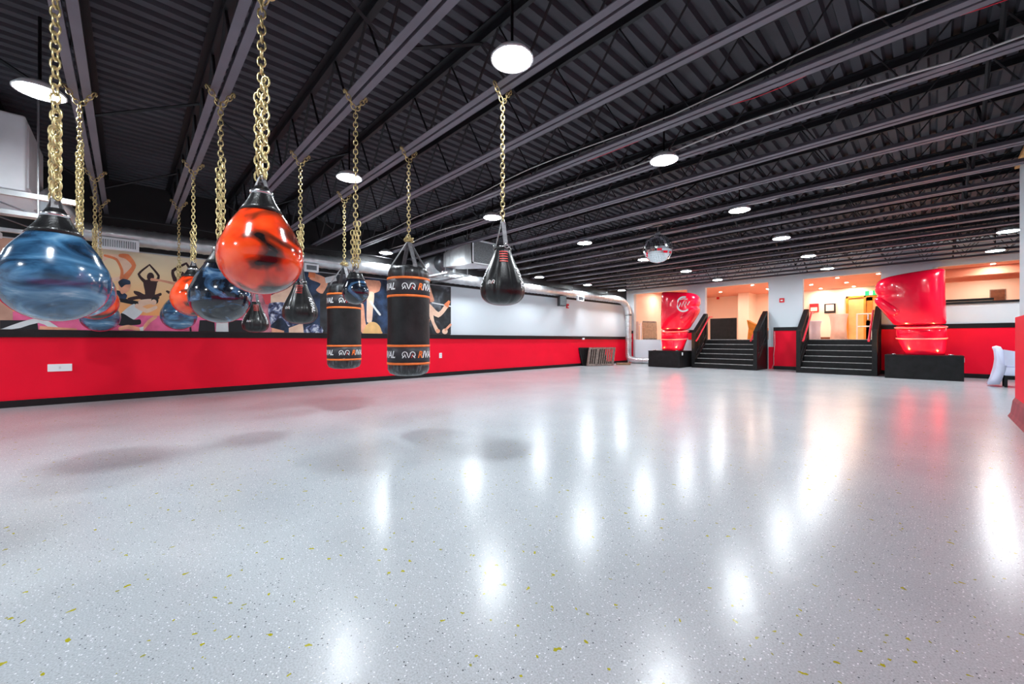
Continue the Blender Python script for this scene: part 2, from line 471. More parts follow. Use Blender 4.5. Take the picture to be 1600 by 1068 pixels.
# zigzag bridging bars between the joists
for X, lab in ((-8.6, 'thin black zigzag bridging bar between joists, nearest the left wall'), (-5.9, 'thin black zigzag bridging bar crossing the joists above the small blue bag'),
               (-2.9, 'thin black zigzag bridging bar crossing the joists in mid ceiling'), (0.35, 'thin black zigzag bridging bar crossing the joists near the timber capped partition')):
    bm = B(); pts = []
    for i, y in enumerate(JY):
        pts.append((X, y, ZJ + .05 if i % 2 else ZD - .08))
    tube(bm, pts, .017, 4)
    tag(build('bridging_bar', bm, M['joist_dark']), lab, 'brace', 'bridging bars between the joists')

# ------------------------------------------------------------------ ceiling lamps
def make_lamp():
    r = empty('ceiling_lamp', (0, 0, 0))
    bm = B(); lathe(bm, [(.0, .09), (.06, .09), (.13, .05), (.165, .008), (.165, .0), (.152, .0), (.152, .01), (.0, .012)], 40)
    build('housing', bm, M['lamp_white'], r, True)
    bm = B(); lathe(bm, [(.0, -.008), (.10, -.006), (.151, .004), (.151, .009), (.0, .009)], 40)
    build('diffuser', bm, M['lamp_glow'], r, True)
    bm = B(); lathe(bm, [(.012, .085), (.012, ZD - 3.21 + .0)], 10)
    build('hanging_rod', bm, M['black_trim'], r)
    return r
LY = [2.15, 4.68, 7.40, 10.08, 12.74, 15.40]
rows = [(-2.25, LY, 'row right of the disco ball', None), (-5.40, [-.55] + LY, 'row left of the disco ball', None),
        (-9.42, [4.66, 7.40, 10.30, 13.1, 15.60], 'row along the wall duct', None), (1.02, [12.70, 15.25], 'row past the partition', None)]
lp = make_lamp(); first = True
for X, ys, where, _ in rows:
    for k, y in enumerate(ys):
        o = lp if first else copy_tree(lp); first = False
        o.location = (X, y, 3.21)
        far = 'nearest the camera' if k == 0 else ('farthest from the camera' if k == len(ys) - 1 else '%s from the camera' % ords[k])
        tag(o, 'lit round ceiling lamp, %s, %s' % (far, where), 'ceiling lamp', 'round lamps hanging under the joists')
# unseen lamps added for light: rows continued behind the camera, others past the partition
for X, y, lab in ((-2.25, -.5, 'unseen round white ceiling lamp added for light above the camera'), (-2.25, -3.1, 'unseen round white ceiling lamp added for light behind the camera, mid room'),
                  (-5.4, -3.1, 'unseen round white ceiling lamp added for light behind the camera, bag side'), (-9.0, -3.1, 'unseen round white ceiling lamp added for light behind the camera, mural side'),
                  (3.6, 10.1, 'unseen round white ceiling lamp added for light past the partition, near row'), (3.6, 14.4, 'unseen round white ceiling lamp added for light past the partition, rear row')):
    o = copy_tree(lp); o.location = (X, y, 3.21)
    tag(o, lab, 'ceiling lamp', 'round lamps hanging under the joists')

# ------------------------------------------------------------------ chains and bags
def link_pts(L, w, n=5):
    """stadium outline in the xz plane, straight sides along z"""
    r = w / 2; h = L / 2 - r
    pts = []
    for k in range(n): t = PI * k / (n - 1); pts.append((r * math.cos(t), 0, h + r * math.sin(t)))
    for k in range(n): t = PI + PI * k / (n - 1); pts.append((r * math.cos(t), 0, -h + r * math.sin(t)))
    return pts

def add_link(bm, c, d, spin, L=.052, w=.034, wire=.0048):
    d = Vector(d).normalized()
    q = d.to_track_quat('Z', 'Y').to_matrix() @ Matrix.Rotation(spin, 3, 'Z')
    tube(bm, [Vector(c) + q @ Vector(p) for p in link_pts(L, w)], wire, 5, closed=True)

def chain_run(bm, p, q, L=.052, w=.034, wire=.0048, spin0=.4):
    p, q = Vector(p), Vector(q)
    n = max(1, round((q - p).length / (L - 2.2 * wire)))
    for k in range(n):
        add_link(bm, p + (q - p) * ((k + .5) / n), q - p, spin0 + (k % 2) * PI / 2, L, w, wire)

def hang(root, ztop, big=1.0, double=0.0, toplinks=True):
    """Y hook on the two chord angles and the chain down to ztop; all relative to root at (X, Y, 0)"""
    L, w, wire = .052 * big, .034 * big, .0050 * big
    for s in (-1, 1):
        bm = B()
        chain_run(bm, (0, s * .095, ZJ + .012), (0, s * .01, ZJ - .125), L, w, wire, .3)
        tube(bm, [(0, s * .07, ZJ + .014), (0, s * .105, ZJ + .014), (0, s * .108, ZJ + .0), (0, s * .1, ZJ - .02)], .006, 6)
        build('joist_hook', bm, M['brass'], root, True)
    bm = B()
    chain_run(bm, (0, 0, ZJ - .12), (0, 0, ztop), L, w, wire)
    build('chain', bm, M['brass'], root, True)
    if double > 0:
        bm = B()
        for s in (-1, 1):
            chain_run(bm, (.036 * s * big, .012 * s, ztop + double - (.05 if s > 0 else .12)), (.03 * s * big, .010 * s, ztop - .01), L, w, wire, .9)
        build('doubled_chain', bm, M['brass'], root, True)

def pear(h, R, n=22):
    """(r, z) outline of a pear shaped bag, z from 0 (bottom) to h (neck)"""
    pr = [(0.0, 0.0)]
    zc = R * .98
    for k in range(1, 12):
        t = -PI / 2 + k * (PI / 2 + .55) / 11
        pr.append((R * math.cos(t), zc + R * .98 * math.sin(t)))
    r0, z0 = pr[-1]
    for k in range(1, 10):
        t = k / 9
        s = t * t * (3 - 2 * t) * .55 + t * .45
        pr.append((r0 + (.05 - r0) * s, z0 + (h - z0) * t))
    return pr

def water_bag(X, Y, zb, zt, R, m, label, double=0.0, big=1.0, rot=0.0, name='water_punching_bag'):
    r = thing(name, (X, Y, 0), label, 'punching bag', 'hanging water bags')
    h = zt - zb
    pr = pear(h * .90, R)
    bm = B(); lathe(bm, [(a, z + zb) for a, z in pr if z <= h * .78] , 40)
    o = build('vinyl_body', bm, m, r, True)
    rr = [p for p in pr if p[1] > h * .70]
    bm = B(); lathe(bm, [(a + .006, z + zb) for a, z in rr] + [(.036, zt - .03), (.0, zt - .03)], 32)
    build('neck_cap', bm, M['black_leather'], r, True)
    bm = B(); lathe(bm, [(.052, zt - .085), (.062, zt - .08), (.062, zt - .06), (.05, zt - .055)], 28)
    build('neck_clamp', bm, M['steel'], r, True)
    for k in range(3):
        t = rot + k * 2 * PI / 3
        bm = B()
        bar(bm, (.05 * math.cos(t), .05 * math.sin(t), zt - .09), (.012 * math.cos(t), .012 * math.sin(t), zt + .03), .03, .005, up=(math.cos(t), math.sin(t), .2))
        build('strap', bm, M['strap'], r)
    bm = B(); tube(bm, [(.022 * math.cos(2 * PI * k / 14), 0, zt + .025 + .022 * math.sin(2 * PI * k / 14)) for k in range(14)], .005, 6, closed=True)
    build('ring', bm, M['steel'], r, True)
    hang(r, zt + .03, big, double)
    return r

# flat print helpers: shapes in a plane bent round a bag
def text_mesh(s, size, shear=0.25, off=0.012):
    cu = bpy.data.curves.new('lettering', 'FONT')
    cu.body = s; cu.size = size; cu.shear = shear; cu.offset = off * size; cu.align_x = 'CENTER'; cu.align_y = 'CENTER'; cu.resolution_u = 3
    ob = bpy.data.objects.new('lettering', cu); COL.objects.link(ob)
    dg = bpy.context.evaluated_depsgraph_get(); dg.update()
    me = bpy.data.meshes.new_from_object(ob.evaluated_get(dg))
    bpy.data.objects.remove(ob)
    bm = B(); bm.from_mesh(me); bpy.data.meshes.remove(me)
    return bm

def ribbon(bm, pts, w, mi=0, closed=False):
    pts = [Vector((p[0], p[1], 0)) for p in pts]
    n = len(pts); vs = []
    for i in range(n):
        a = pts[i - 1] if (i > 0 or closed) else pts[i]
        c = pts[(i + 1) % n] if (i < n - 1 or closed) else pts[i]
        d = (c - a).normalized(); nrm = Vector((-d.y, d.x, 0))
        vs.append((bm.verts.new(pts[i] + nrm * w / 2), bm.verts.new(pts[i] - nrm * w / 2)))
    for i in range(n if closed else n - 1):
        a, b = vs[i], vs[(i + 1) % n]
        f = bm.faces.new((a[0], a[1], b[1], b[0])); f.material_index = mi
    return bm

def emblem(s):
    """two mirrored loops joined by a V, one inner leg red"""
    bm = B()
    for m in (-1, 1):
        pts = []
        for k in range(15):
            t = math.radians(-35 + k * 255 / 14)
            pts.append((m * (.52 - .36 * math.cos(t) * -1 - .0), .05 + .40 * math.sin(t)))
        pts = [(m * (.55 + .38 * math.cos(t)), .06 + .40 * math.sin(t)) for t in [math.radians(-70 + k * 270 / 14) for k in range(15)]]
        ribbon(bm, [(x * s, y * s) for x, y in pts], .12 * s)
        ribbon(bm, [(m * .92 * s, -.46 * s), (m * .62 * s, -.12 * s), (m * .45 * s, -.02 * s)], .12 * s)
        ribbon(bm, [(m * .30 * s, .32 * s), (0, -.44 * s)], .11 * s)
        ribbon(bm, [(m * .62 * s, .16 * s), (m * .36 * s, -.42 * s)], .10 * s, 1 if m > 0 else 0)
    return bm

def bend(bm, rad, th0, z0, lift=.003, maxlen=.025):
    """wrap a flat xy figure round a vertical axis; rad(z) gives the bag's radius"""
    bmesh.ops.triangulate(bm, faces=bm.faces[:])
    for _ in range(3):
        es = [e for e in bm.edges if e.calc_length() > maxlen]
        if not es: break
        bmesh.ops.subdivide_edges(bm, edges=es, cuts=1, use_grid_fill=False)
        bmesh.ops.triangulate(bm, faces=bm.faces[:])
    for v in bm.verts:
        z = z0 + v.co.y
        R = rad(z)
        t = th0 + v.co.x / max(R, .05)
        v.co = Vector(((R + lift) * math.cos(t), (R + lift) * math.sin(t), z))
    return bm

def heavy_bag(X, Y, zb, zt, R, label):
    r = thing('heavy_punching_bag', (X, Y, 0), label, 'punching bag', 'cylindrical heavy bags')
    face = math.atan2(-Y, -X)
    h = zt - zb
    wob = lambda t, z: 1 + .010 * math.sin(7 * t + z * 30) + .006 * math.sin(13 * t)
    bm = B(); lathe(bm, [(R, zb + .165), (R * 1.004, zb + .4), (R * .985, zb + h * .5), (R * .995, zt - .4), (R * .985, zt - .17)], 48, fn=lambda t, z: 1 + .006 * math.sin(3 * t + z * 9))
    build('canvas_body', bm, M['canvas_black'], r, True)
    bm = B(); lathe(bm, [(0, zb), (R * .62, zb + .006), (R * .88, zb + .03), (R * .985, zb + .075), (R * 1.0, zb + .17)], 64, fn=wob)
    build('bottom_end', bm, M['wrinkle_black'], r, True)
    bm = B(); lathe(bm, [(R * .985, zt - .17), (R * .97, zt - .08), (R * .90, zt - .03), (R * .6, zt), (0, zt - .005)], 64, fn=wob)
    build('top_end', bm, M['wrinkle_black'], r, True)
    for zc in (zb + .245, zt - .275 + .02):
        bm = B(); lathe(bm, [(R * 1.0, zc - .10), (R * 1.012, zc - .10), (R * 1.012, zc + .10), (R * 1.0, zc + .10)], 48)
        b = build('print_band', bm, M['band_grey'], r, True)
        for s in (-1, 1):
            bm = B(); lathe(bm, [(R * 1.005, zc + s * .10 - .013), (R * 1.022, zc + s * .10 - .012), (R * 1.022, zc + s * .10 + .012), (R * 1.005, zc + s * .10 + .013)], 48)
            build('orange_edge', bm, M['orange'], b, True)
        rad = lambda z: R * 1.012
        step = 2 * PI / 3
        for k in range(3):
            t0 = face + k * step
            bm = emblem(.075); bend(bm, rad, t0, zc)
            build('emblem', bm, [M['print_white'], M['print_red']], b)
            bm = text_mesh('RIVAL', .105, .3, .03)
            xs = [v.co.x for v in bm.verts]; lo, hi = min(xs), max(xs)
            bm.faces.ensure_lookup_table()
            for f_ in bm.faces: f_.material_index = 0 if f_.calc_center_median().x < lo + .24 * (hi - lo) else 1
            for v in bm.verts: v.co.x = (v.co.x - lo) / (hi - lo) * .25
            bend(bm, rad, t0 + math.radians(24), zc)
            build('lettering', bm, [M['orange'], M['print_white']], b)
    for k in range(4):
        t = face + .35 + k * PI / 2
        bm = B()
        c, s = math.cos(t), math.sin(t)
        p0 = (R * .90 * c, R * .90 * s, zt - .10); p1 = (R * .82 * c, R * .82 * s, zt + .005); p2 = (.02 * c, .02 * s, zt + .285)
        bar(bm, p1, p2, .045, .008, up=(c, s, .3))
        bar(bm, p0, p1, .05, .012, up=(c, s, .1))
        build('strap', bm, M['strap'], r)
    bm = B()
    for k in range(9):
        t = k * 2.4
        add_link(bm, (.035 * math.cos(t), .035 * math.sin(t), zt + .30 + .012 * (k % 3)), (math.cos(t + 1), math.sin(t + 1), .3), t, .056, .036, .006)
    build('chain_knot', bm, M['brass'], r, True)
    hang(r, zt + .29, 1.0, 0.0)
    return r

def teardrop(X, Y, zb, R, label, turn=.0, double=.0):
    r = thing('teardrop_punching_bag', (X, Y, 0), label, 'punching bag', 'black teardrop bags')
    face = math.atan2(-Y, -X)
    h = R * 2.62
    lob = lambda t, z: 1 - .05 * abs(math.sin(4 * (t - face - turn))) ** 14
    base = [(0, 0), (.38, .035), (.68, .13), (.90, .32), (.985, .52), (1.0, .72), (.97, .95), (.88, 1.22), (.74, 1.55), (.58, 1.9), (.44, 2.25), (.33, 2.62)]
    prof = [(a * R, zb + z * R) for a, z in base]
    # smooth the outline
    sm = []
    for i in range(len(prof) - 1):
        p0 = prof[max(0, i - 1)]; p1 = prof[i]; p2 = prof[i + 1]; p3 = prof[min(len(prof) - 1, i + 2)]
        for k in range(3):
            t = k / 3
            f = lambda a, b, c, d: .5 * (2 * b + (c - a) * t + (2 * a - 5 * b + 4 * c - d) * t * t + (3 * b - a - 3 * c + d) * t ** 3)
            sm.append((max(0, f(p0[0], p1[0], p2[0], p3[0])), f(p0[1], p1[1], p2[1], p3[1])))
    sm[0] = (0, zb); sm.append(prof[-1])
    bm = B(); lathe(bm, sm + [(0, prof[-1][1] + .004)], 96, fn=lob)
    build('leather_body', bm, M['black_leather'], r, True)
    def rad(z):
        for (a0, z0), (a1, z1) in zip(sm, sm[1:]):
            if z0 <= z <= z1: return a0 + (a1 - a0) * (z - z0) / max(1e-6, z1 - z0)
        return sm[-1][0]
    zt = prof[-1][1]
    bm = B(); lathe(bm, [(R * .34, zt - .03), (R * .39, zt - .025), (R * .37, zt + .0), (R * .30, zt + .005)], 32)
    build('neck_collar', bm, M['black_leather'], r, True)
    for k in range(5):
        bm = B()
        z = zt - .05 - k * .022
        ribbon(bm, [(-.035, 0), (0, 0), (.035, 0)], .006)
        bend(bm, rad, face + turn, z, .004)
        build('neck_stitching', bm, M['print_red'], r)
    bm = emblem(R * .17); bend(bm, rad, face + turn - .62, zb + R * .95, .004, .015)
    build('emblem', bm, [M['print_white'], M['print_red']], r)
    bm = text_mesh('RIVAL', R * .36, .15, .03)
    bmesh.ops.rotate(bm, verts=bm.verts[:], cent=(0, 0, 0), matrix=Matrix.Rotation(-PI / 2, 3, 'Z'))
    bend(bm, rad, face + turn + .95, zb + R * 1.2, .004, .015)
    build('lettering', bm, M['print_white'], r)
    bm = text_mesh('RIVAL', R * .36, .15, .03)
    bmesh.ops.rotate(bm, verts=bm.verts[:], cent=(0, 0, 0), matrix=Matrix.Rotation(-PI / 2, 3, 'Z'))
    bend(bm, rad, face + turn - 1.35, zb + R * 1.2, .004, .015)
    build('lettering', bm, M['print_white'], r)
    zr = zt + R * 1.15
    for k in range(3):
        t = face + turn + .35 + k * 2 * PI / 3
        c, s = math.cos(t), math.sin(t)
        bm = B()
        bar(bm, (R * .40 * c, R * .40 * s, zt - .06), (.01 * c, .01 * s, zr), .038, .007, up=(c, s, .2))
        o = build('strap', bm, M['strap'], r)
        bm = B(); tube(bm, [(R * .40 * c + .02 * math.cos(q) * -s, R * .40 * s + .02 * math.cos(q) * c, zt + .0 + .02 * math.sin(q)) for q in [2 * PI * j / 10 for j in range(10)]], .004, 5, closed=True)
        build('buckle', bm, M['steel'], o, True)
    bm = B(); tube(bm, [(.024 * math.cos(2 * PI * k / 14), 0, zr + .0 + .024 * math.sin(2 * PI * k / 14)) for k in range(14)], .005, 6, closed=True)
    build('ring', bm, M['steel'], r, True)
    hang(r, zr + .01, 1.0, double)
    return r

water_bag(-3.52, -.30, 1.157, 1.84, .237, M['blue_vinyl'], 'big blue marbled water bag, the nearest of the hanging bags', .55, 1.25)
water_bag(-5.20, -.30, 1.25, 1.95, .235, M['blue_vinyl'], 'blue water bag mostly hidden just behind the big blue marbled bag', .85)
water_bag(-7.55, -.30, 1.32, 1.98, .237, M['orange_vinyl'], 'orange and black water bag peeking out behind the big blue bag', .6)
water_bag(-9.00, -.30, 1.18, 1.85, .235, M['blue_vinyl'], 'blue water bag against the mural, below the half-hidden orange one', .6)
water_bag(-2.86, .60, 1.33, 2.02, .232, M['orange_vinyl'], 'big bright orange water bag with black neck, hanging high', .65, 1.2, rot=.7)
water_bag(-4.36, .60, 1.20, 1.92, .235, M['dark_vinyl'], 'black and blue marbled water bag just below the big orange bag', .75, 1.1)
water_bag(-6.38, .60, 1.35, 2.00, .232, M['orange_vinyl'], 'orange and black water bag half hidden behind the black and blue marbled bag', .5)
water_bag(-8.30, .60, 1.21, 1.88, .235, M['blue_vinyl'], 'swirly blue water bag against the mural beside the meditating figure', .45)
water_bag(-3.60, 1.49, 1.37, 1.68, .115, M['dark_vinyl'], 'small round dark blue water bag beside the far heavy bag', .45, name='small_water_bag')
teardrop(-5.20, 1.49, 1.24, .190, 'black leather teardrop bag hanging just right of the orange water bag', -.15, .5)
teardrop(-7.50, 1.49, 1.17, .185, 'black leather teardrop bag low against the mural, half hidden', .1)
teardrop(-2.60, 2.37, 1.35, .193, 'black leather teardrop bag hanging alone in front of the white wall', .1)
heavy_bag(-4.22, 2.37, .64, 1.90, .238, 'black cylindrical heavy bag with orange bands, the nearer and larger-looking one')
heavy_bag(-6.14, 2.37, .62, 1.88, .238, 'black cylindrical heavy bag with orange bands behind the small blue bag')

# ------------------------------------------------------------------ mural on the left wall
XM = -9.93
mur = thing('wall_mural', (0, 0, 0), 'wide printed fitness mural with yoga silhouettes along the red and black wall', 'mural')
def W(px, py): 
    p = on_x(px, py, XM); return p[1], p[2]
y_end = 6.94
bm = B(); box(bm, XL, XM, YF + .2, y_end, 1.216, 2.63)
build('mural_board', bm, mat('mural_base_print', (0.55, 0.30, 0.22), 0.45, var=.3, scale=2), mur)
sun = z_ramp_mat('sunset_print', [(1.2, (0.85, 0.35, 0.42)), (1.5, (1.0, 0.40, 0.13)), (1.9, (1.0, 0.58, 0.27)), (2.3, (0.98, 0.76, 0.46)), (2.65, (0.80, 0.70, 0.52))])
P = {'brown': mat('dark_brown_print', (0.045, 0.016, 0.018), .5), 'skin': mat('skin_tone_print', (0.92, 0.38, 0.24), .5, var=.25, scale=6), 'pale': mat('pale_skin_print', (0.98, 0.62, 0.46), .5, var=.15, scale=6),
     'white': mat('pale_grey_print', (0.72, 0.74, 0.76), .5), 'black': mat('black_print', (0.012, 0.012, 0.016), .5), 'pink': mat('pink_mat_print', (0.92, 0.14, 0.30), .5, var=.35, scale=3),
     'orange': mat('warm_orange_print', (0.90, 0.25, 0.10), .5, var=.2), 'navy': mat('navy_print', (0.02, 0.04, 0.09), .5, var=.8, scale=4), 'hair': mat('dark_red_hair_print', (0.16, 0.02, 0.025), .5, var=.5, scale=12),
     'pattern': ramp_mat('blue_floral_print', [(.38, (.01, .012, .05)), (.5, (.12, .15, .30)), (.62, (.7, .74, .85))], 9, 3, .8, .5, 0), 'smoke': ramp_mat('smoky_gym_print', [(.4, (.006, .006, .008)), (.58, (.03, .035, .045)), (.8, (.30, .33, .38))], 2.2, 4, .8, .5, 0),
     'red': mat('red_top_print', (0.75, 0.08, 0.10), .5), 'tan': mat('tan_ball_print', (0.85, 0.50, 0.20), .5, var=.1), 'magenta': mat('rose_print', (0.62, 0.22, 0.28), .5, var=.5, scale=5), 'sun': sun}
PK = list(P); PM = [P[k] for k in PK]
class Fig:
    def __init__(s, lift): s.bm = B(); s.x = XM + lift
    def poly(s, pts, m, org=(0, 0), sc=1.0, smooth=True):
        if smooth and 4 < len(pts) < 18:
            n = len(pts); out = []
            for i in range(n):
                p0, p1, p2, p3 = pts[i - 1], pts[i], pts[(i + 1) % n], pts[(i + 2) % n]
                for t in (0, .25, .5, .75):
                    out.append(tuple(p1[k] + .35 * t * ((p2[k] - p0[k]) * (1 - t) ** 2 - (p3[k] - p1[k]) * t * (1 - t)) + (p2[k] - p1[k]) * (3 * t * t - 2 * t ** 3) * .5 + (p2[k] - p1[k]) * t * .5 for k in (0, 1)))
            pts = out
        q = [W(org[0] + a / sc, org[1] + b / sc) for a, b in pts]
        q = [(y, min(max(z, 1.218), 2.628)) for y, z in q]
        prism(s.bm, [(s.x, y, z) for y, z in q], (.001, 0, 0), PK.index(m)); s.x += .0006
    def line(s, pts, w, m, org=(0, 0), sc=1.0):
        L, R = [], []
        ww = w if isinstance(w, (list, tuple)) else [w] * len(pts)
        for i, p in enumerate(pts):
            a = Vector(pts[max(0, i - 1)]); c = Vector(pts[min(len(pts) - 1, i + 1)])
            d = (c - a).normalized(); n = Vector((-d.y, d.x))
            L.append(tuple(Vector(p) + n * ww[i] / 2)); R.append(tuple(Vector(p) - n * ww[i] / 2))
        s.poly(L + R[::-1], m, org, sc)
    def disc(s, c, r, m, org=(0, 0), sc=1.0, ry=None):
        s.poly([(c[0] + r * math.cos(t), c[1] + (ry or r) * math.sin(t)) for t in [2 * PI * k / 18 for k in range(18)]], m, org, sc)
    def done(s, name): return build(name, s.bm, PM, mur)
def panel(name, x0, x1, m, y0=None, y1=None, lift=.0005):
    f = Fig(lift)
    a, _ = W(x0, 480); c, _ = W(x1, 480)
    z0, z1 = 1.218, 2.628
    if y0: z1 = W((x0 + x1) / 2, y0)[1]
    if y1: z0 = W((x0 + x1) / 2, y1)[1]
    prism(f.bm, [(f.x, a, z0), (f.x, c, z0), (f.x, c, z1), (f.x, a, z1)], (.001, 0, 0), PK.index(m))
    return f.done(name)
panel('sunset_print', 20, 372, 'sun')
panel('pink_mat_print', 20, 400, 'pink', y0=492, lift=.0012)
panel('rose_print', 372, 424, 'magenta')
panel('smoky_print', 424, 500, 'navy')
panel('navy_print', 500, 556, 'smoke')
panel('navy_print', 556, 655, 'navy')
panel('smoky_print', 655, 704.5, 'smoke')
A = dict(org=(150, 380), sc=5.93)
f = Fig(.003)
f.poly([(440, 345), (565, 345), (545, 480), (590, 500), (560, 525), (430, 525), (395, 500), (455, 470)], 'brown', **A)
f.poly([(350, 440), (400, 448), (455, 475), (545, 475), (600, 458), (607, 480), (560, 505), (520, 525), (460, 525), (360, 470)], 'brown', **A)
f.disc((505, 310), 34, 'brown', ry=40, **A)
f.line([(462, 365), (396, 285), (487, 205)], [34, 24, 14], 'brown', **A); f.line([(555, 355), (580, 300), (498, 200)], [34, 22, 14], 'brown', **A)
f.line([(300, 520), (400, 500), (520, 525)], 30, 'brown', **A)
f.done('meditating_silhouette')
f = Fig(.003)
f.line([(735, 345), (712, 255), (835, 185)], [40, 30, 18], 'brown', **A); f.line([(840, 190), (880, 260), (850, 340)], [18, 30, 40], 'brown', **A)
f.disc((790, 300), 34, 'brown', ry=40, **A); f.poly([(740, 345), (850, 345), (860, 500), (730, 500), (650, 450), (660, 435), (735, 460)], 'brown', **A)
f.done('meditating_silhouette')
f = Fig(.005)
f.line([(215, 520), (400, 560)], 40, 'black', **A)
f.poly([(240, 640), (350, 560), (440, 620), (345, 710), (245, 665)], 'white', **A)
f.line([(370, 575), (470, 625), (560, 590)], [40, 40, 30], 'pale', **A); f.line([(400, 560), (480, 540), (560, 540)], [60, 50, 40], 'pale', **A)
f.disc((545, 530), 34, 'black', **A); f.disc((535, 545), 26, 'pale', **A)
f.poly([(205, 755), (235, 645), (345, 705), (410, 705), (410, 750), (290, 760)], 'black', **A)
f.line([(215, 790), (300, 775), (420, 800)], [30, 40, 30], 'skin', **A); f.line([(560, 675), (490, 725), (430, 800)], [26, 34, 24], 'skin', **A)
f.poly([(400, 780), (440, 770), (440, 815), (410, 815)], 'white', **A)
f.done('exercising_figure')
f = Fig(.005)
f.poly([(60, 112), (250, 112), (345, 205), (262, 325), (170, 350), (60, 330)], 'pale', **A)
f.poly([(60, 180), (150, 130), (240, 190), (230, 300), (120, 320), (60, 290)], 'sun', **A)
f.line([(180, 470), (240, 480), (280, 500)], [70, 60, 40], 'navy', **A)
f.line([(215, 112), (290, 125), (352, 205), (300, 285), (255, 330)], [26, 50, 40, 50, 54], 'orange', **A)
f.line([(80, 112), (190, 150), (240, 250), (235, 330)], [20, 24, 26, 30], 'orange', **A)
f.poly([(210, 350), (260, 325), (310, 350), (322, 392), (300, 440), (240, 470), (215, 420)], 'skin', **A); f.poly([(205, 360), (250, 328), (312, 345), (318, 378), (270, 385), (235, 410)], 'navy', **A)
f.line([(735, 375), (600, 345), (510, 335)], [22, 18, 26], 'skin', **A)
f.done('reaching_figure')
f = Fig(.005)
for a, c in ((0, 24), (22, 58)): f.poly([(a, 500), (c, 500), (c + 2, 520), (a, 520)], 'black')
f.line([(5, 517), (60, 500), (90, 515)], 8, 'white'); f.line([(62, 512), (120, 516)], 6, 'skin')
f.done('floor_exercise_figure')
f = Fig(.005); f.line([(296, 496), (298, 520)], 3, 'black'); f.done('bench_leg_print')
f = Fig(.005)
f.poly([(312, 500), (335, 500), (336, 521), (310, 521)], 'black'); f.poly([(338, 500), (356, 500), (357, 521), (337, 521)], 'white')
f.poly([(357, 500), (398, 500), (398, 521), (357, 521)], 'black')
f.done('floor_exercise_figure')
C3 = dict(org=(360, 400), sc=7.63)
f = Fig(.004)
f.poly([(370, 440), (490, 450), (480, 575), (420, 575)], 'red', **C3); f.poly([(480, 470), (770, 330), (745, 575), (480, 570)], 'pale', **C3)
f.poly([(460, 562), (745, 575), (785, 790), (690, 835), (605, 730), (480, 815)], 'pattern', **C3)
f.poly([(490, 815), (605, 730), (690, 840), (690, 905), (490, 855)], 'navy', **C3)
f.poly([(490, 852), (640, 890), (640, 915), (490, 915)], 'skin', **C3); f.poly([(695, 855), (860, 795), (875, 915), (695, 915)], 'pale', **C3)
f.done('athlete_figure')
f = Fig(.004)
f.line([(960, 235), (1120, 305), (1060, 425)], [80, 100, 90], 'skin', **C3)
f.line([(1130, 290), (1260, 260)], 70, 'white', **C3); f.line([(930, 220), (1010, 230)], 60, 'orange', **C3)
f.done('raised_arm_figure')
f = Fig(.004)
f.poly([(900, 845), (1010, 810), (1090, 850), (1095, 915), (880, 915)], 'pattern', **C3)
f.done('patterned_leg_figure')
C5 = dict(org=(560, 420), sc=5.93)
f = Fig(.004)
f.poly([(-30, 110), (195, 110), (195, 200), (130, 230), (60, 260), (-30, 240)], 'skin', **C5)
f.line([(115, 220), (105, 360), (100, 490)], [60, 60, 44], 'pale', **C5); f.line([(10, 330), (30, 480), (60, 600)], [70, 64, 50], 'skin', **C5)
f.poly([(130 + 85 * math.cos(math.radians(a)), 600 - 110 * math.sin(math.radians(a))) for a in range(0, 181, 15)], 'tan', **C5)
f.line([(110, 300), (150, 360), (200, 425)], 18, 'white', **C5)
f.done('leg_raising_figure')
f = Fig(.004)
f.line([(640, 175), (660, 230), (685, 300)], [50, 44, 36], 'skin', **C5)
f.poly([(560, 175), (645, 185), (662, 330), (590, 370), (560, 360)], 'hair', **C5)
f.line([(680, 312), (860, 347)], 11, 'white', **C5)
f.line([(640, 345), (740, 425), (815, 345)], [60, 50, 36], 'pale', **C5); f.poly([(790, 330), (835, 290), (850, 300), (830, 360)], 'orange', **C5)
f.line([(665, 400), (690, 490), (730, 575)], [44, 26, 30], 'pale', **C5); f.disc((735, 575), 20, 'skin', **C5); f.disc((800, 578), 26, 'pale', **C5); f.line([(800, 570), (858, 510)], 20, 'skin', **C5)
f.poly([(560, 355), (640, 362), (662, 460), (560, 485)], 'black', **C5); f.poly([(560, 485), (662, 462), (655, 505), (560, 530)], 'skin', **C5)
f.poly([(560, 530), (655, 507), (690, 605), (560, 605)], 'black', **C5)
f.done('bar_holding_figure')

# ------------------------------------------------------------------ ducts and heaters along the left wall
def corrug(bm, pts, R, pitch=.12, n=20, amp=.008):
    """ribbed duct along a polyline"""
    pts = [Vector(p) for p in pts]
    out, rs = [], []
    for a, c in zip(pts, pts[1:]):
        m = max(2, int((c - a).length / pitch * 4))
        for k in range(m):
            out.append(a + (c - a) * k / m); rs.append(R + (amp if len(out) % 4 == 0 else 0))
    out.append(pts[-1]); rs.append(R)
    tube(bm, out, R, n, rs=rs)
    return bm
def arc_pts(p0, p1, p2, n=8):
    p0, p1, p2 = Vector(p0), Vector(p1), Vector(p2)
    return [p0 * (1 - t) ** 2 + p1 * 2 * t * (1 - t) + p2 * t * t for t in [k / n for k in range(n + 1)]]
d = thing('wall_duct', (-9.78, 0, 0), 'long silver spiral air duct running high along the wall above the mural', 'duct')
bm = B()
pts = [(.0, -.6, 2.87), (.0, 15.6, 2.87)] 
corrug(bm, [(0, -.85, 2.86), (0, 5.2, 2.86), (0, 15.9, 2.86)], .15, .18)
build('straight_run', bm, M['galv'], d, True)
bm = B(); corrug(bm, arc_pts((0, 15.88, 2.86), (0.02, 16.62, 2.86), (0.10, 16.62, 2.20)), .145, .1)
build('elbow', bm, M['galv'], d, True)
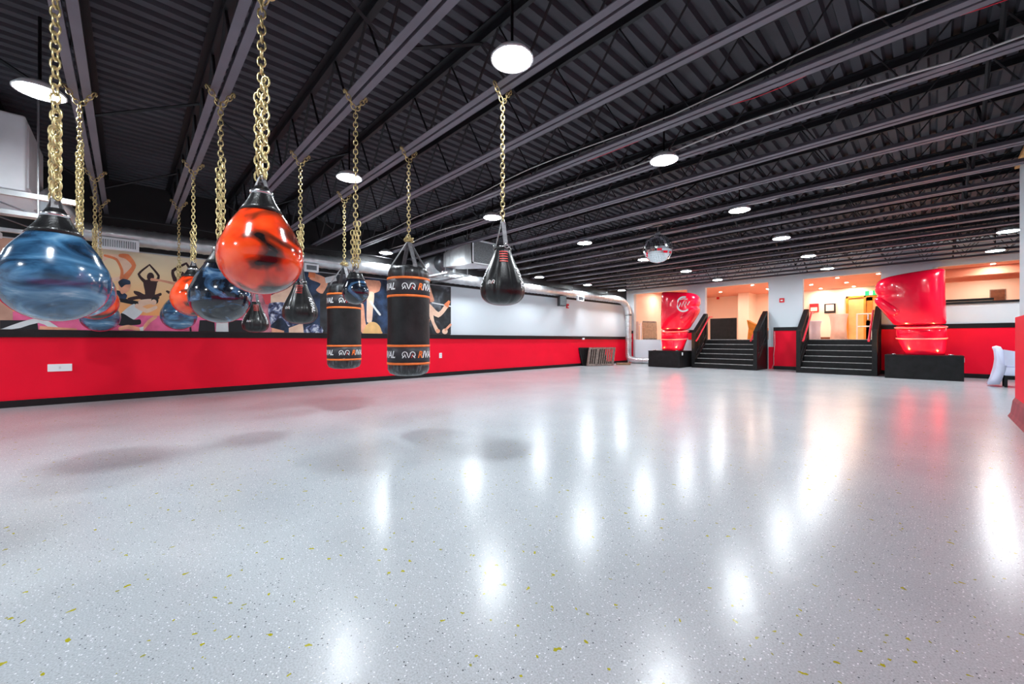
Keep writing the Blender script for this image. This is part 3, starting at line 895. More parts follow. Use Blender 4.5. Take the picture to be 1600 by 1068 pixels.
for y in (2.0, 5.0, 9.0, 12.6, 15.0):
    bm = B(); tube(bm, [(0, y, 3.0), (0, y, ZD)], .008, 6); build('hanger_rod', bm, M['black_trim'], d)
# grilles on the duct
for (px, py, w, h) in ((185, 381, .52, .20), (487, 418, .30, .18), (908, 466, .40, .20)):
    p = on_x(px, py, -9.60)
    g = empty('air_grille', (0, 0, 0)); g.parent = d
    X0 = -9.60 + 9.78
    bm = B(); box(bm, X0 - .08, X0, p[1] - w / 2, p[1] + w / 2, p[2] - h / 2, p[2] + h / 2, 0, .006)
    fr = build('grille_frame', bm, M['unit_white'], d)
    bpy.data.objects.remove(g)
    for k in range(16):
        y = p[1] - w / 2 + .05 + (w - .10) * k / 15
        bm = B(); box(bm, X0, X0 + .006, y - .006, y + .006, p[2] - h / 2 + .04, p[2] + h / 2 - .04)
        build('slot', bm, M['galv_dark'], fr)
# upright duct in the corner and its foot on the floor
v = thing('floor_duct', (-9.62, 16.6, 0), 'silver flexible pipe standing in the corner and bending along the floor', 'duct')
bm = B()
corrug(bm, [(-.06, .02, 2.22), (-.05, 0, .40)] + arc_pts((-.05, 0, .38), (-.05, 0, .13), (.35, .0, .135), 5)[1:] + [(1.3, .05, .135)], .13, .09, 18, .012)
build('flexible_pipe', bm, M['galv'], v, True)
bm = B(); lathe(bm, [(.145, 2.16), (.145, 2.24), (.135, 2.24), (.135, 2.16)], 20, (-.06, .02, 0)); build('pipe_collar', bm, M['galv_dark'], v, True)

# heater with an open hood
u = thing('unit_heater', (0, 0, 0), 'silver hanging heater with square open hood above the end of the mural', 'heater')
yc, y0, y1, z0, z1 = 6.0, 5.64, 6.36, 2.79, 3.24
bm = B()
fr = [(-7.5, y0, z0), (-7.5, y1, z0), (-7.5, y1, z1 + .10), (-7.5, y0, z1 + .10)]
bk = [(-8.55, y0 + .14, z0 + .10), (-8.55, y1 - .14, z0 + .10), (-8.55, y1 - .14, z1), (-8.55, y0 + .14, z1)]
va = [bm.verts.new(p) for p in fr]; vb = [bm.verts.new(p) for p in bk]
vc = [bm.verts.new((p[0] + .3, p[1], p[2])) for p in fr]
for k in range(4):
    bm.faces.new((va[k], va[(k + 1) % 4], vb[(k + 1) % 4], vb[k])); bm.faces.new((va[k], va[(k + 1) % 4], vc[(k + 1) % 4], vc[k]))
bm.faces.new(vb)
build('hood', bm, M['galv'], u)
bm = B()
box(bm, -7.235, -7.22, y0 + .03, y1 - .03, z0 + .03, z1 + .07)
build('filter_screen', bm, M['grille'], u)
bm = B()
for q in ((y0, y1, z0, z0 + .03), (y0, y1, z1 + .07, z1 + .10), (y0, y0 + .03, z0, z1 + .10), (y1 - .03, y1, z0, z1 + .10)):
    box(bm, -7.24, -7.195, *q)
build('hood_rim', bm, M['unit_white'], u)
bm = B(); lathe(bm, [(.20, -9.0), (.225, -9.0), (.225, -8.55), (.20, -8.55)], 28, (0, yc, 3.07), axis='x'); build('dark_collar', bm, M['galv_dark'], u, True)
bm = B(); lathe(bm, [(0, -9.85), (.27, -9.84), (.27, -9.01), (0, -9.0)], 36, (0, yc, 3.02), axis='x'); build('drum', bm, M['galv'], u, True)
for y in (y0 + .02, y1 - .02):
    bm = B(); bar(bm, (-9.95, y, 2.70), (-8.2, y, 2.70), .04, .04); build('support_rail', bm, M['galv'], u)
    bm = B(); tube(bm, [(-8.3, y, 2.70), (-8.3, y, ZD)], .009, 6); build('hanger_rod', bm, M['galv'], u)
for x in (-8.4, -9.0, -9.6):
    bm = B(); bar(bm, (x, y0, 2.735), (x, y1, 2.735), .04, .03); build('cross_rail', bm, M['galv'], u)
    bm = B(); bar(bm, (x, yc, 2.735), (x, yc, 2.85), .05, .05); build('saddle', bm, M['galv'], u)

# big white unit at the near end of the wall
u = thing('air_handler', (0, 0, 0), 'big white box air handler on a metal frame high beside the big blue bag chain', 'air handler')
bm = B(); box(bm, -8.5, -7.2, -2.3, -.84, 2.76, 3.62, 0, .02); build('casing', bm, M['unit_white'], u)
bm = B(); box(bm, -8.4, -7.3, -.845, -.825, 2.82, 3.56, 0); build('side_panel', bm, M['lamp_white'], u)
for x in (-8.45, -7.25):
    bm = B(); bar(bm, (x, -2.3, 2.72), (x, -.45, 2.72), .06, .06); build('frame_rail', bm, M['galv'], u)
    bm = B(); bar(bm, (x, -2.3, 2.50), (x, -.55, 2.50), .05, .05); build('frame_rail', bm, M['galv'], u)
    for yy in (-2.2, -1.3):
        bm = B(); bar(bm, (x, yy, 2.70), (x, yy + .55, 2.50), .045, .01); build('frame_brace', bm, M['galv_dark'], u)
    for yy in (-2.25, -.75):
        bm = B(); tube(bm, [(x - .0, yy, 2.50), (x, yy, ZD)], .010, 6); build('hanger_rod', bm, M['galv'], u)
bm = B(); box(bm, -8.6, -7.1, -1.7, -1.2, 2.40, 2.475, 0, .01); build('drip_tray', bm, M['unit_white'], u)
bm = B(); tube(bm, [(-8.2, -.83, 2.95)] + arc_pts((-8.2, -.80, 2.93), (-8.25, -.62, 2.72), (-9.1, -.68, 2.82), 8) + [(-9.7, -.68, 2.86)], .18, 20); build('round_outlet', bm, M['galv'], u, True)

# ------------------------------------------------------------------ small wall items
def wall_plate(name, label, cat, p, sy, sz, m, t=.02, extra=None):
    r = thing(name, p, label, cat)
    bm = B(); box(bm, 0, t, -sy / 2, sy / 2, -sz / 2, sz / 2, 0, .004); build('plate', bm, m, r)
    return r
p = on_x(94, 574, -9.94)
r = wall_plate('socket_box', 'wide white double socket box on the red wall below the big blue bag', 'socket', p, .27, .12, M['unit_white'], .03)
bm = B(); box(bm, .03, .034, -.012, .012, -.02, .02); build('switch', bm, M['lamp_white'], r)
p = on_x(688, 555, -9.94)
r = wall_plate('wall_socket', 'small white socket on the red wall beside the nearer heavy bag', 'socket', p, .09, .15, M['unit_white'])
for s in (-1, 1):
    bm = B(); box(bm, .02, .023, -.02, .02, s * .035 - .02, s * .035 + .02); build('outlet_face', bm, M['lamp_white'], r)
p = on_x(911, 529, -9.925)
r = wall_plate('rail_sensor', 'tiny white box on the black chair rail above the stacked railings', 'sensor', p, .12, .07, M['unit_white'], .04)
p = on_x(878, 470, -9.70)
r = thing('wall_speaker', p, 'black loudspeaker bracketed high on the white wall under the duct', 'speaker', rz=-.5)
bm = B(); box(bm, -.13, .13, -.14, .14, -.19, .19, 0, .02); build('cabinet', bm, M['black_plastic'], r)
bm = B(); box(bm, .13, .138, -.12, .12, -.17, .17, 0, .003); build('front_grille', bm, M['grille'], r)
bm = B(); bar(bm, (-.13, 0, .05), (-.29, -.04, .05), .04, .05); build('bracket', bm, M['galv'], r)
p = on_x(886, 478, -9.998)
r = wall_plate('fire_strobe', 'small red fire alarm strobe on the white wall beside the speaker', 'alarm', p, .12, .17, M['alarm_red'], .05)
bm = B(); box(bm, .05, .07, -.03, .03, -.05, .0); build('lens', bm, M['print_white'], r)
p = on_y(1222, 469, YB + .012)
r = thing('fire_alarm', p, 'small red and white fire alarm on the white pillar between the staircases', 'alarm')
bm = B(); box(bm, -.075, .075, -.05, 0, -.075, .075, 0, .006); build('backbox', bm, M['alarm_red'], r)
bm = B(); box(bm, -.035, .035, -.065, -.05, -.03, .02); build('lens', bm, M['print_white'], r)
# notice panel in the corner
r = thing('notice_strip', (-9.76, YB - .052, 0), 'two small white notices fixed on the narrow red corner panel', 'notice')
for z in (1.18, .96):
    bm = B(); box(bm, -.04, .05, 0, .02, z, z + .14); build('paper', bm, M['print_white'], r)
r = thing('speaker_wire', (-3.98, 16.90, 0), 'thin white wire hanging down the red panel between the two staircases', 'wire')
bm = B(); tube(bm, [(.0, 0, 1.36), (.01, -.01, .9), (-.03, -.01, .5), (-.02, -.02, .2), (-.08, -.05, .006)], .008, 6); build('wire_run', bm, M['cable_white'], r, True)

# ------------------------------------------------------------------ stairs
def railing(r, x, side, Y0, Y1):
    """side: +1 when the stair lies to +x of this guard"""
    zf, zr = 1.36, ZS + 1.04
    for y, z in ((Y0 + .07, zf), (Y1 - .06, zr)):
        bm = B(); box(bm, x - .06, x + .06, y - .07, y + .07, 0.0, z, 0, .006); build('newel_post', bm, M['black_wood'], r)
    bm = B(); bar(bm, (x, Y0 + .10, zf - .04), (x, Y1 - .08, zr - .04), .14, .09); build('top_rail', bm, M['black_wood'], r)
    bm = B(); bar(bm, (x, Y0 + .14, .42), (x, Y1 - .12, ZS + .16), .08, .10); build('bottom_rail', bm, M['black_wood'], r)
    bm = B(); box(bm, x - .05, x + .05, Y0 + .14, Y1, 0, .16); prism(bm, [(x - .045, Y0 + .14, .16), (x - .045, Y1, .16), (x - .045, Y1, 1.02), (x - .045, Y0 + .14, .30)], (.09, 0, 0))
    build('stringer', bm, M['black_wood'], r)
    n = 8
    for k in range(n):
        t = (k + .7) / (n + .4)
        y = Y0 + .14 + (Y1 - Y0 - .26) * t
        za = .42 + (ZS + .16 - .42) * t; zb = zf - .08 + (zr - zf) * t
        bm = B(); box(bm, x - .02, x + .02, y - .02, y + .02, za, zb); build('baluster', bm, M['black_wood'], r)
    xi = x + side * .13
    bm = B(); tube(bm, [(xi, Y0 - .02, 1.02), (xi, Y0 + .06, 1.06), (xi, Y1 - .05, ZS + .90), (xi, Y1 + .25, ZS + .92)], .028, 10)
    h = build('handrail', bm, M['red_rail'], r, True)
    for t in (.15, .85):
        y = Y0 + (Y1 - Y0) * t; z = 1.05 + (ZS + .88 - 1.05) * t
        bm = B(); tube(bm, [(xi, y, z - .02), (xi, y, z - .06), (x + side * .05, y, z - .08)], .009, 6); build('bracket', bm, M['steel'], h)

def stairs(x0, x1, label, Y0=15.70):
    r = thing('staircase', (0, 0, 0), label, 'staircase', 'black staircases up to the lobby')
    n = 6; rise = ZS / n; Y1 = YB - .002; run = (Y1 - Y0 - .06) / (n - 1)
    xa, xb = x0 + .12, x1 - .12
    prof = [(Y0, 0)]
    for k in range(n):
        y = Y0 + k * run
        prof += [(y, (k + 1) * rise)] if k else [(Y0, rise)]
        if k < n - 1: prof += [(Y0 + (k + 1) * run, (k + 1) * rise)]
    prof += [(Y1, ZS), (Y1, 0)]
    bm = B(); prism(bm, [(xa, y, z) for y, z in prof], (xb - xa, 0, 0)); build('steps', bm, M['black_wood'], r)
    for k in range(n):
        bm = B(); y = Y0 + k * run; z = (k + 1) * rise
        box(bm, xa + .01, xb - .01, y - .015, y + .022, z - .012, z + .006); build('nosing', bm, M['nosing'], r)
    railing(r, x0 + .06, 1, Y0, Y1); railing(r, x1 - .06, -1, Y0, Y1)
    return r
stairs(-6.45, -4.22, 'black wooden staircase beside the far red boxing glove')
stairs(-3.10, -1.14, 'black wooden staircase beside the near red boxing glove, leading to the oak door')

# ------------------------------------------------------------------ giant gloves on plinths
def plinth(x0, x1, y0, y1, h, label):
    r = thing('display_plinth', ((x0 + x1) / 2, (y0 + y1) / 2, 0), label, 'plinth', 'black plinths under the gloves')
    w, d_ = (x1 - x0) / 2, (y1 - y0) / 2
    bm = B(); box(bm, -w, w, -d_, d_, 0, h, 0, .008); build('plinth_box', bm, M['black_wood'], r)
    bm = B(); box(bm, -w - .004, w + .004, -d_ - .004, d_ + .004, h - .018, h + .004, 0, .003); build('top_board', bm, M['black_wood'], r)
    bm = B(); box(bm, w, w + .012, -d_ + .18, -d_ + .26, h - .16, h - .05); build('outlet_plate', bm, M['print_white'], r)
    return r
plinth(-7.86, -6.60, 15.0, 16.1, .63, 'black plinth under the far red boxing glove')
plinth(-.96, .52, 15.3, 16.35, .64, 'black plinth under the near red boxing glove')

def glove(cx, cy, zb, s, label):
    """s=+1: knuckles towards -x, straight back towards +x; s=-1 mirrored"""
    r = thing('giant_boxing_glove', (cx, cy, zb), label, 'boxing glove', 'giant red display gloves')
    # z, x left, x right, depth half
    R = [(0.78, .40, 1.41, .36), (.90, .34, 1.41, .40), (1.06, .24, 1.41, .45), (1.24, .13, 1.40, .49), (1.42, .02, 1.40, .51), (1.54, -.02, 1.39, .52), (1.62, -.01, 1.39, .52), (1.68, .055, 1.39, .52), (1.73, .0, 1.39, .52), (1.84, -.03, 1.39, .52), (1.97, -.03, 1.385, .52), (2.09, -.01, 1.385, .51), (2.18, .03, 1.385, .48), (2.25, .10, 1.38, .42), (2.285, .25, 1.34, .32), (2.29, .50, 1.24, .18)]
    def rings(bm, data, p=2.6, n=36, bulge=0.0):
        rs = []
        for z, a, c, hy in data:
            xc, hx = (a + c) / 2 - .70, (c - a) / 2
            ring = []
            for k in range(n):
                t = 2 * PI * k / n
                ct, st = math.cos(t), math.sin(t)
                x = xc + hx * math.copysign(abs(ct) ** (2 / p), ct)
                y = hy * math.copysign(abs(st) ** (2 / p), st)
                tilt = .075 * (x / .7 - .35) * min(1, max(0, (z - 1.7) / .5))     # top slopes up to the back
                ring.append(bm.verts.new((s * x, y, z + tilt)))
            rs.append(ring)
        for a, c in zip(rs, rs[1:]):
            for k in range(n): bm.faces.new((a[k], a[(k + 1) % n], c[(k + 1) % n], c[k]))
        bm.faces.new(rs[0]); bm.faces.new(rs[-1])
    bm = B(); rings(bm, R)
    body = build('mitt', bm, M['glove_red'], r, True)
    md = body.modifiers.new('soften', 'SUBSURF'); md.levels = 1; md.render_levels = 1
    bm = B(); rings(bm, [(.0, .62, 1.37, .30), (.03, .60, 1.385, .32), (.2, .54, 1.39, .33), (.42, .46, 1.41, .35), (.46, .43, 1.415, .36), (.60, .42, 1.41, .355), (.79, .41, 1.41, .36)], 2.4)
    build('cuff', bm, M['glove_red'], r, True)
    for z, a, c, hy in ((.46, .43, 1.415, .365), (.76, .40, 1.415, .37)):
        bm = B(); xc, hx = (a + c) / 2 - .70, (c - a) / 2 + .004
        pts = []
        for k in range(40):
            t = 2 * PI * k / 40; ct, st = math.cos(t), math.sin(t)
            pts.append((s * (xc + hx * math.copysign(abs(ct) ** .83, ct)), hy * math.copysign(abs(st) ** .83, st), z + .02 * math.sin(t)))
        tube(bm, pts, .016, 8, closed=True); build('piping', bm, mat('pale_red_piping', (.85, .25, .28), .3), r, True)
    # thumb lying along the near side, tip under the knuckles
    bm = B()
    tp = [(.50, 1.10), (.34, 1.26), (.20, 1.42), (.09, 1.54), (.03, 1.62)]
    trs = [.12, .15, .15, .12, .06]
    for sy in (-1,):
        tube(bm, [(s * (x - .70), sy * (.405 - .03 * i), z) for i, (x, z) in enumerate(tp)], .18, 20, rs=trs)
    th = build('thumb', bm, M['glove_red'], r, True)
    md = th.modifiers.new('soften', 'SUBSURF'); md.levels = 2; md.render_levels = 2
    return r
g1 = glove(-6.83, 15.55, .634, -1, 'giant red vinyl boxing glove on the plinth at the far staircase')
g2 = glove(-.48, 15.85, .644, 1, 'giant red vinyl boxing glove on the plinth at the near staircase')
# white script emblem on the far glove
bm = B()
ring_ = [(.25 * math.cos(t), .27 * math.sin(t)) for t in [math.radians(70 + k * 15) for k in range(17)]]
ribbon(bm, ring_, .06)
zig = [(-.17, -.10), (-.11, .06), (-.07, -.09), (-.01, .07), (.03, -.08), (.10, .08), (.14, -.05), (.22, .09)]
ribbon(bm, zig, .035); ribbon(bm, [(-.14, .17), (.0, .20), (.14, .17)], .03)
bmesh.ops.triangulate(bm, faces=bm.faces[:])
for v_ in bm.verts:
    v_.co = Vector((v_.co.x + .36, -.515 + .10 * max(0, v_.co.x), v_.co.y + 1.76))
o = build('emblem', bm, M['print_white'], g1)
sw = o.modifiers.new('wrap', 'SHRINKWRAP'); sw.target = g1.children[0]; sw.offset = .008; sw.wrap_method = 'PROJECT'; sw.use_project_y = True; sw.use_project_x = False; sw.use_project_z = False; sw.use_negative_direction = True; sw.use_positive_direction = True
def uplight(x, y, z, label):
    r = thing('uplight', (x, y, z), label, 'uplight', 'small uplights at the glove bases')
    bm = B(); lathe(bm, [(.05, 0), (.05, .03), (.045, .035), (.045, .02), (0, .02)], 20); build('can', bm, M['steel'], r, True)
    bm = B(); lathe(bm, [(0, .026), (.043, .026), (.043, .03), (0, .03)], 20); build('lens', bm, M['uplight_glow'], r)
uplight(-.78, 15.42, .644, 'small warm uplight on the front left edge of the near plinth')
uplight(.30, 15.42, .644, 'small warm uplight on the front right edge of the near plinth')
uplight(-7.65, 15.12, .634, 'small warm uplight on the front left edge of the far plinth')
uplight(-6.75, 15.10, .634, 'small warm uplight on the front right edge of the far plinth')

# ------------------------------------------------------------------ disco ball
r = thing('disco_ball', (-3.67, 7.38, 2.80), 'mirrored disco ball hanging from the joists in mid room', 'disco ball')
bm = B(); R = .27
lat = 20
for i in range(lat):
    t0_, t1_ = -PI / 2 + PI * i / lat, -PI / 2 + PI * (i + 1) / lat
    tm = (t0_ + t1_) / 2
    n = max(4, int(2 * PI * math.cos(tm) / (PI / lat)))
    for k in range(n):
        a0, a1 = 2 * PI * k / n, 2 * PI * (k + .94) / n
        e = (t1_ - t0_) * .03
        q = [Vector((math.cos(t) * math.cos(a), math.cos(t) * math.sin(a), math.sin(t))) * R for t, a in ((t0_ + e, a0), (t0_ + e, a1), (t1_ - e, a1), (t1_ - e, a0))]
        if min((q[i_] - q[j_]).length for i_ in range(4) for j_ in range(i_)) < 1e-4: continue
        bm.faces.new([bm.verts.new(p) for p in q])
bmesh.ops.recalc_face_normals(bm, faces=bm.faces[:])
for f_ in bm.faces:
    if f_.normal.dot(f_.calc_center_median()) < 0: f_.normal_flip()
build('mirror_tiles', bm, M['mirror'], r, recalc=False)
bm = B(); bmesh.ops.create_uvsphere(bm, u_segments=32, v_segments=20, radius=R - .006); build('core', bm, M['galv'], r, True)
bm = B(); lathe(bm, [(.0, .33), (.05, .33), (.05, .27), (.02, .26), (.02, .255)], 16); build('cap', bm, M['galv_dark'], r, True)
bm = B(); tube(bm, [(0, 0, .32), (0, 0, .46)], .01, 8); build('stem', bm, M['steel'], r)
bm = B(); box(bm, -.10, .10, -.04, .06, .44, .52, 0, .01); build('motor', bm, M['black_plastic'], r)

# ------------------------------------------------------------------ stacked railing panels by the left wall
def rail_panel(p, q, h, lean, label, m, n=10, skew=0.0, zb=0.0):
    p, q = Vector(p), Vector(q)
    d_ = (q - p); L = d_.length; ang = math.atan2(d_.y, d_.x)
    r = thing('railing_panel', (p.x, p.y, zb), label, 'railing', 'spare railing panels', ang)
    def at(s, t): return (s * L + skew * t, -lean * t * h * -1, t * h)
    for t0_, nm in ((.04, 'bottom_rail'), (.96, 'top_rail')):
        bm = B(); bar(bm, at(0, t0_), at(1, t0_), .07, .07); build(nm, bm, m, r)
    for k in range(n):
        s = (k + .5) / n
        bm = B(); bar(bm, at(s, .06), at(s, .94), .035, .035, up=(0, 1, 0)); build('baluster', bm, m, r)
    for s in (0.0, .32, 1.0):
        bm = B(); bar(bm, at(s, 0), at(s, 1.0), .06, .075, up=(0, 1, 0)); build('post', bm, m, r)
rail_panel((-9.62, 13.38, 0), (-9.18, 14.50, 0), .72, .18, 'grey slatted railing panel leaning at the front of the pile by the wall', M['grey_wood'], skew=.20, zb=.02, n=12)
rail_panel((-9.88, 13.42, 0), (-9.44, 14.48, 0), .74, .02, 'dark close-slatted railing panel at the back of the pile against the red wall', M['black_wood'], skew=-.18, n=22)
r = thing('timber_offcut', (-8.95, 15.15, 0), 'short timber offcut lying on the floor beside the railing pile', 'timber')
bm = B(); bar(bm, (-.25, -.3, .05), (.05, .25, .05), .09, .09); build('board', bm, M['raw_wood'], r)

# ------------------------------------------------------------------ covered chair on the right
r = thing('covered_chair', (1.26, 14.35, 0), 'banquet chair in a loose white cover beside the timber capped partition', 'chair')
for x in (-.16, .34):
    for y in (-.20, .20):
        bm = B(); bar(bm, (x, y, 0), (x, y, .42), .045, .045); build('leg', bm, M['black_wood'], r)
bm = B(); box(bm, -.20, .40, -.25, .25, .26, .47, 0, .03); build('seat_cover', bm, M['fabric_white'], r, True)
bm = B()
prof = [(-.42, .04), (-.36, .20), (-.31, .42), (-.30, .62), (-.32, .80), (-.345, .90), (-.29, .925), (-.22, .90), (-.17, .78), (-.16, .60), (-.17, .40), (-.20, .22), (-.24, .06)]
va = [[bm.verts.new((x + .012 * math.sin(9 * y + 7 * z), y * (1 + .15 * max(0, .4 - z)), z - (.03 * (abs(y) / .25) ** 2 if z > .85 else 0))) for x, z in prof] for y in [-.25 + .5 * k / 10 for k in range(11)]]
for a, c in zip(va, va[1:]):
    for k in range(len(prof)): bm.faces.new((a[k], a[(k + 1) % len(prof)], c[(k + 1) % len(prof)], c[k]))
bm.faces.new(va[0]); bm.faces.new(va[-1])
build('back_cover', bm, M['fabric_white'], r, True)
bm = B()
prism(bm, [(-.20, -.262, .84), (-.16, -.262, .83), (.15, -.262, .76), (.45, -.262, .74), (.45, -.262, .48), (-.18, -.262, .48)], (0, .035, 0))
build('side_cover', bm, M['fabric_white'], r)

# ------------------------------------------------------------------ lobby fittings
def downlight(x, y, label, on=True):
    r = thing('lobby_downlight', (x, y, 3.46), label, 'downlight', 'warm lobby downlights')
    bm = B(); lathe(bm, [(.05, -.004), (.075, -.008), (.08, .0), (.05, .0)], 20); build('trim_ring', bm, M['lamp_white'], r, True)
    bm = B(); lathe(bm, [(0, -.006), (.048, -.004), (.048, -.001), (0, -.001)], 20); build('bulb', bm, M['spot_glow'], r)
for x, y, lab in ((-9.35, 19.6, 'above the leaning lattice in the far corner opening'), (-7.4, 21.5, 'above the black board behind the far staircase'),
                  (-5.5, 19.8, 'nearest the hall behind the far staircase'), (-5.45, 21.9, 'second from the hall behind the far staircase'),
                  (-3.72, 21.6, 'above the red box by the near staircase'), (-3.68, 23.5, 'against the rear wall above the wall screen'),
                  (-2.6, 19.9, 'nearest the hall in line with the oak door'), (-2.55, 21.8, 'second in line with the oak door'), (-2.5, 23.6, 'closest to the oak door'),
                  (-1.41, 19.8, 'beside the top of the near red glove'), (1.28, 19.8, 'nearest the hall above the balcony ledge'), (1.36, 23.0, 'farther back above the balcony ledge'),
                  (-7.4, 18.6, 'hidden behind the top of the far red glove'), (3.4, 20.0, 'hidden past the partition above the ledge')):
    downlight(x, y, 'small warm downlight in the lobby ceiling, ' + lab)

# door in the rear lobby wall
p0 = on_y(1322, 463, YL); p1 = on_y(1384, 463, YL)
dx0, dx1, dz = p0[0], p1[0] + .35, p0[2]
bm = B()
d1 = tag(empty('door_1', (0, 0, 0)), kind='structure')
for q in ((dx0, dx0 + .09, ZS, dz), (dx1 - .09, dx1, ZS, dz), (dx0, dx1, dz - .09, dz), (dx0 + .62, dx0 + .70, ZS, dz)):
    box(bm, q[0], q[1], YL - .08, YL, q[2], q[3])
build('door_frame', bm, M['door_wood'], d1)
bm = B(); box(bm, dx0 + .09, dx0 + .62, YL - .03, YL - .01, ZS, dz - .09); build('side_light', bm, M['glass_warm'], d1)
bm = B()
xa, xb = dx0 + .70, dx1 - .09
for q in ((xa, xa + .22, ZS, dz - .09), (xb - .22, xb, ZS, dz - .09), (xa, xb, ZS, ZS + .85), (xa, xb, dz - .25, dz - .09)):
    box(bm, q[0], q[1], YL - .05, YL - .01, q[2], q[3])
build('door_leaf', bm, M['door_wood'], d1)
bm = B(); box(bm, xa + .22, xb - .22, YL - .04, YL - .02, ZS + .85, dz - .25); build('door_glass', bm, M['glass_warm'], d1)
bm = B(); box(bm, xa + .05, xa + .09, YL - .10, YL - .05, ZS + .9, ZS + 1.15); build('door_handle', bm, M['steel'], d1)
# exit sign
p = on_y(1361, 457.5, YL - .08)
r = thing('exit_sign', p, 'green and white running figure exit sign above the oak door', 'exit sign')
bm = B(); box(bm, -.20, .20, -.03, .03, -.10, .10, 0, .005); build('sign_box', bm, M['exit_green'], r)
bm = B(); box(bm, -.055, .055, -.036, -.03, -.08, .08); build('white_panel', bm, mat('exit_white', (.9, .95, .9), .4, emit=(.8, 1, .9), es=1.2), r)
bm = B(); ribb = [(-.02, .04), (0, 0), (.03, -.05)]
ribbon(bm, ribb, .02); ribbon(bm, [(0, 0), (-.03, -.06)], .018); ribbon(bm, [(-.03, .02), (.03, .03)], .014)
for v_ in bm.verts: v_.co = Vector((v_.co.x, -.038, v_.co.y))
build('running_figure', bm, M['exit_green'], r)
# framed screen
p0 = on_y(1288, 474.5, YL - .05); p1 = on_y(1305.5, 488.5, YL - .05)
r = thing('wall_screen', ((p0[0] + p1[0]) / 2, YL, (p0[2] + p1[2]) / 2), 'small black framed screen on the cream lobby wall', 'screen')
w, h = (p1[0] - p0[0]) / 2, (p0[2] - p1[2]) / 2
bm = B(); box(bm, -w, w, -.07, 0, -h, h, 0, .01); build('bezel', bm, M['black_plastic'], r)
bm = B(); box(bm, -w + .06, w - .06, -.075, -.07, -h + .10, h - .05); build('display', bm, M['fabric_pink'], r)
p = on_y(1272, 480, YL - .1)
r = thing('extinguisher_box', (p[0], YL, p[2]), 'red box on the cream lobby wall above the near stair rail', 'box')
bm = B(); box(bm, -.17, .17, -.15, 0, -.22, .18, 0, .01); build('cabinet', bm, M['alarm_red'], r)
bm = B(); box(bm, -.13, .13, -.156, -.15, -.18, .0); build('window', bm, M['lobby_wall'], r)
p = on_y(1121, 465, YL - .1)
r = thing('lobby_alarm', (p[0], YL, p[2]), 'small red alarm on the cream wall above the black board', 'alarm')
bm = B(); box(bm, -.07, .07, -.05, 0, -.08, .08, 0, .005); build('backbox', bm, M['alarm_red'], r)
# draped tables
def draped(px, yy, rad_, hh, label, m):
    p = on_y(px, 525, yy)
    r = thing('cocktail_table', (p[0], yy, ZS), label, 'table')
    bm = B(); lathe(bm, [(rad_ * .86, 0), (rad_ * .78, hh * .45), (rad_ * .86, hh * .8), (rad_, hh - .03), (rad_, hh), (0, hh)], 32, fn=lambda t, z: 1 + .05 * math.sin(9 * t) * (1 - z / hh)); build('cloth', bm, m, r, True)
    bm = B(); lathe(bm, [(0, hh - .03), (rad_ * .97, hh - .03), (rad_ * .97, hh - .004), (0, hh - .004)], 32); build('top', bm, M['lamp_white'], r)
draped(1310, 21.2, .32, 1.05, 'tall cocktail table in a pale pink cloth before the lobby wall', M['fabric_pink'])
draped(1273, 20.0, .22, .75, 'low table in a lilac white cloth beside the near stair rail', M['fabric_white'])
# white lobby rail
p0 = on_y(1339, 520, 20.4); p1 = on_y(1359, 520, 20.4)
r = thing('lobby_rail', (p0[0], 20.4, ZS), 'white tubular guard rail in front of the oak door', 'rail')
L = p1[0] - p0[0] + .5
for x in (0, L / 2, L):
    bm = B(); tube(bm, [(x, 0, 0), (x, 0, .98)], .025, 8); build('post', bm, M['lamp_white'], r)
for z in (.50, .98):
    bm = B(); tube(bm, [(-.02, 0, z), (L + .02, 0, z)], .025, 8); build('rail', bm, M['lamp_white'], r)
# black board leaning behind the far stairs, amber cloth, floor grille
pa = on_y(1110, 525, 19.5); pb = on_y(1151, 525, 19.5); zt = on_y(1130, 497, 19.5)[2]
r = thing('black_board', (pa[0], 19.5, ZS), 'large black board standing in the lobby at the head of the far stairs', 'board')
bm = B(); box(bm, 0, pb[0] - pa[0], -.03, .03, 0, zt - ZS, 0, .005); build('panel', bm, M['black_wood'], r)
for x in (.15, pb[0] - pa[0] - .15):
    bm = B(); bar(bm, (x, .03, .5), (x, .42, .0), .05, .03); build('prop', bm, M['grey_wood'], r)
p = on_y(1177, 525, 18.4)
r = thing('amber_chair', (p[0], 18.4, ZS), 'amber orange draped chair at the head of the far stairs', 'chair')
bm = B(); va = []
prof = [(-.16, 0), (-.12, .45), (-.18, .80), (-.10, .74), (.10, .62), (.26, .58), (.22, .3), (.24, 0)]
prism(bm, [(x, -.2, z) for x, z in prof], (0, .4, 0)); build('cloth_cover', bm, M['amber_cloth'], r)
bm = B(); box(bm, .20, .55, -.2, .2, .36, .46, 0, .02); build('seat', bm, M['amber_cloth'], r)
for x in (.25, .5):
    for y in (-.16, .16):
        bm = B(); bar(bm, (x, y, 0), (x, y, .37), .04, .04); build('leg', bm, M['grey_wood'], r)
p0 = on_y(1275, 529, YL); p1 = on_y(1302, 529, YL)
r = thing('floor_grille', (p0[0], YL, ZS + .02), 'long dark heating grille low on the cream lobby wall', 'grille')
bm = B(); box(bm, 0, p1[0] - p0[0], -.10, -.02, 0, .10); build('grille_body', bm, M['brown_panel'], r)
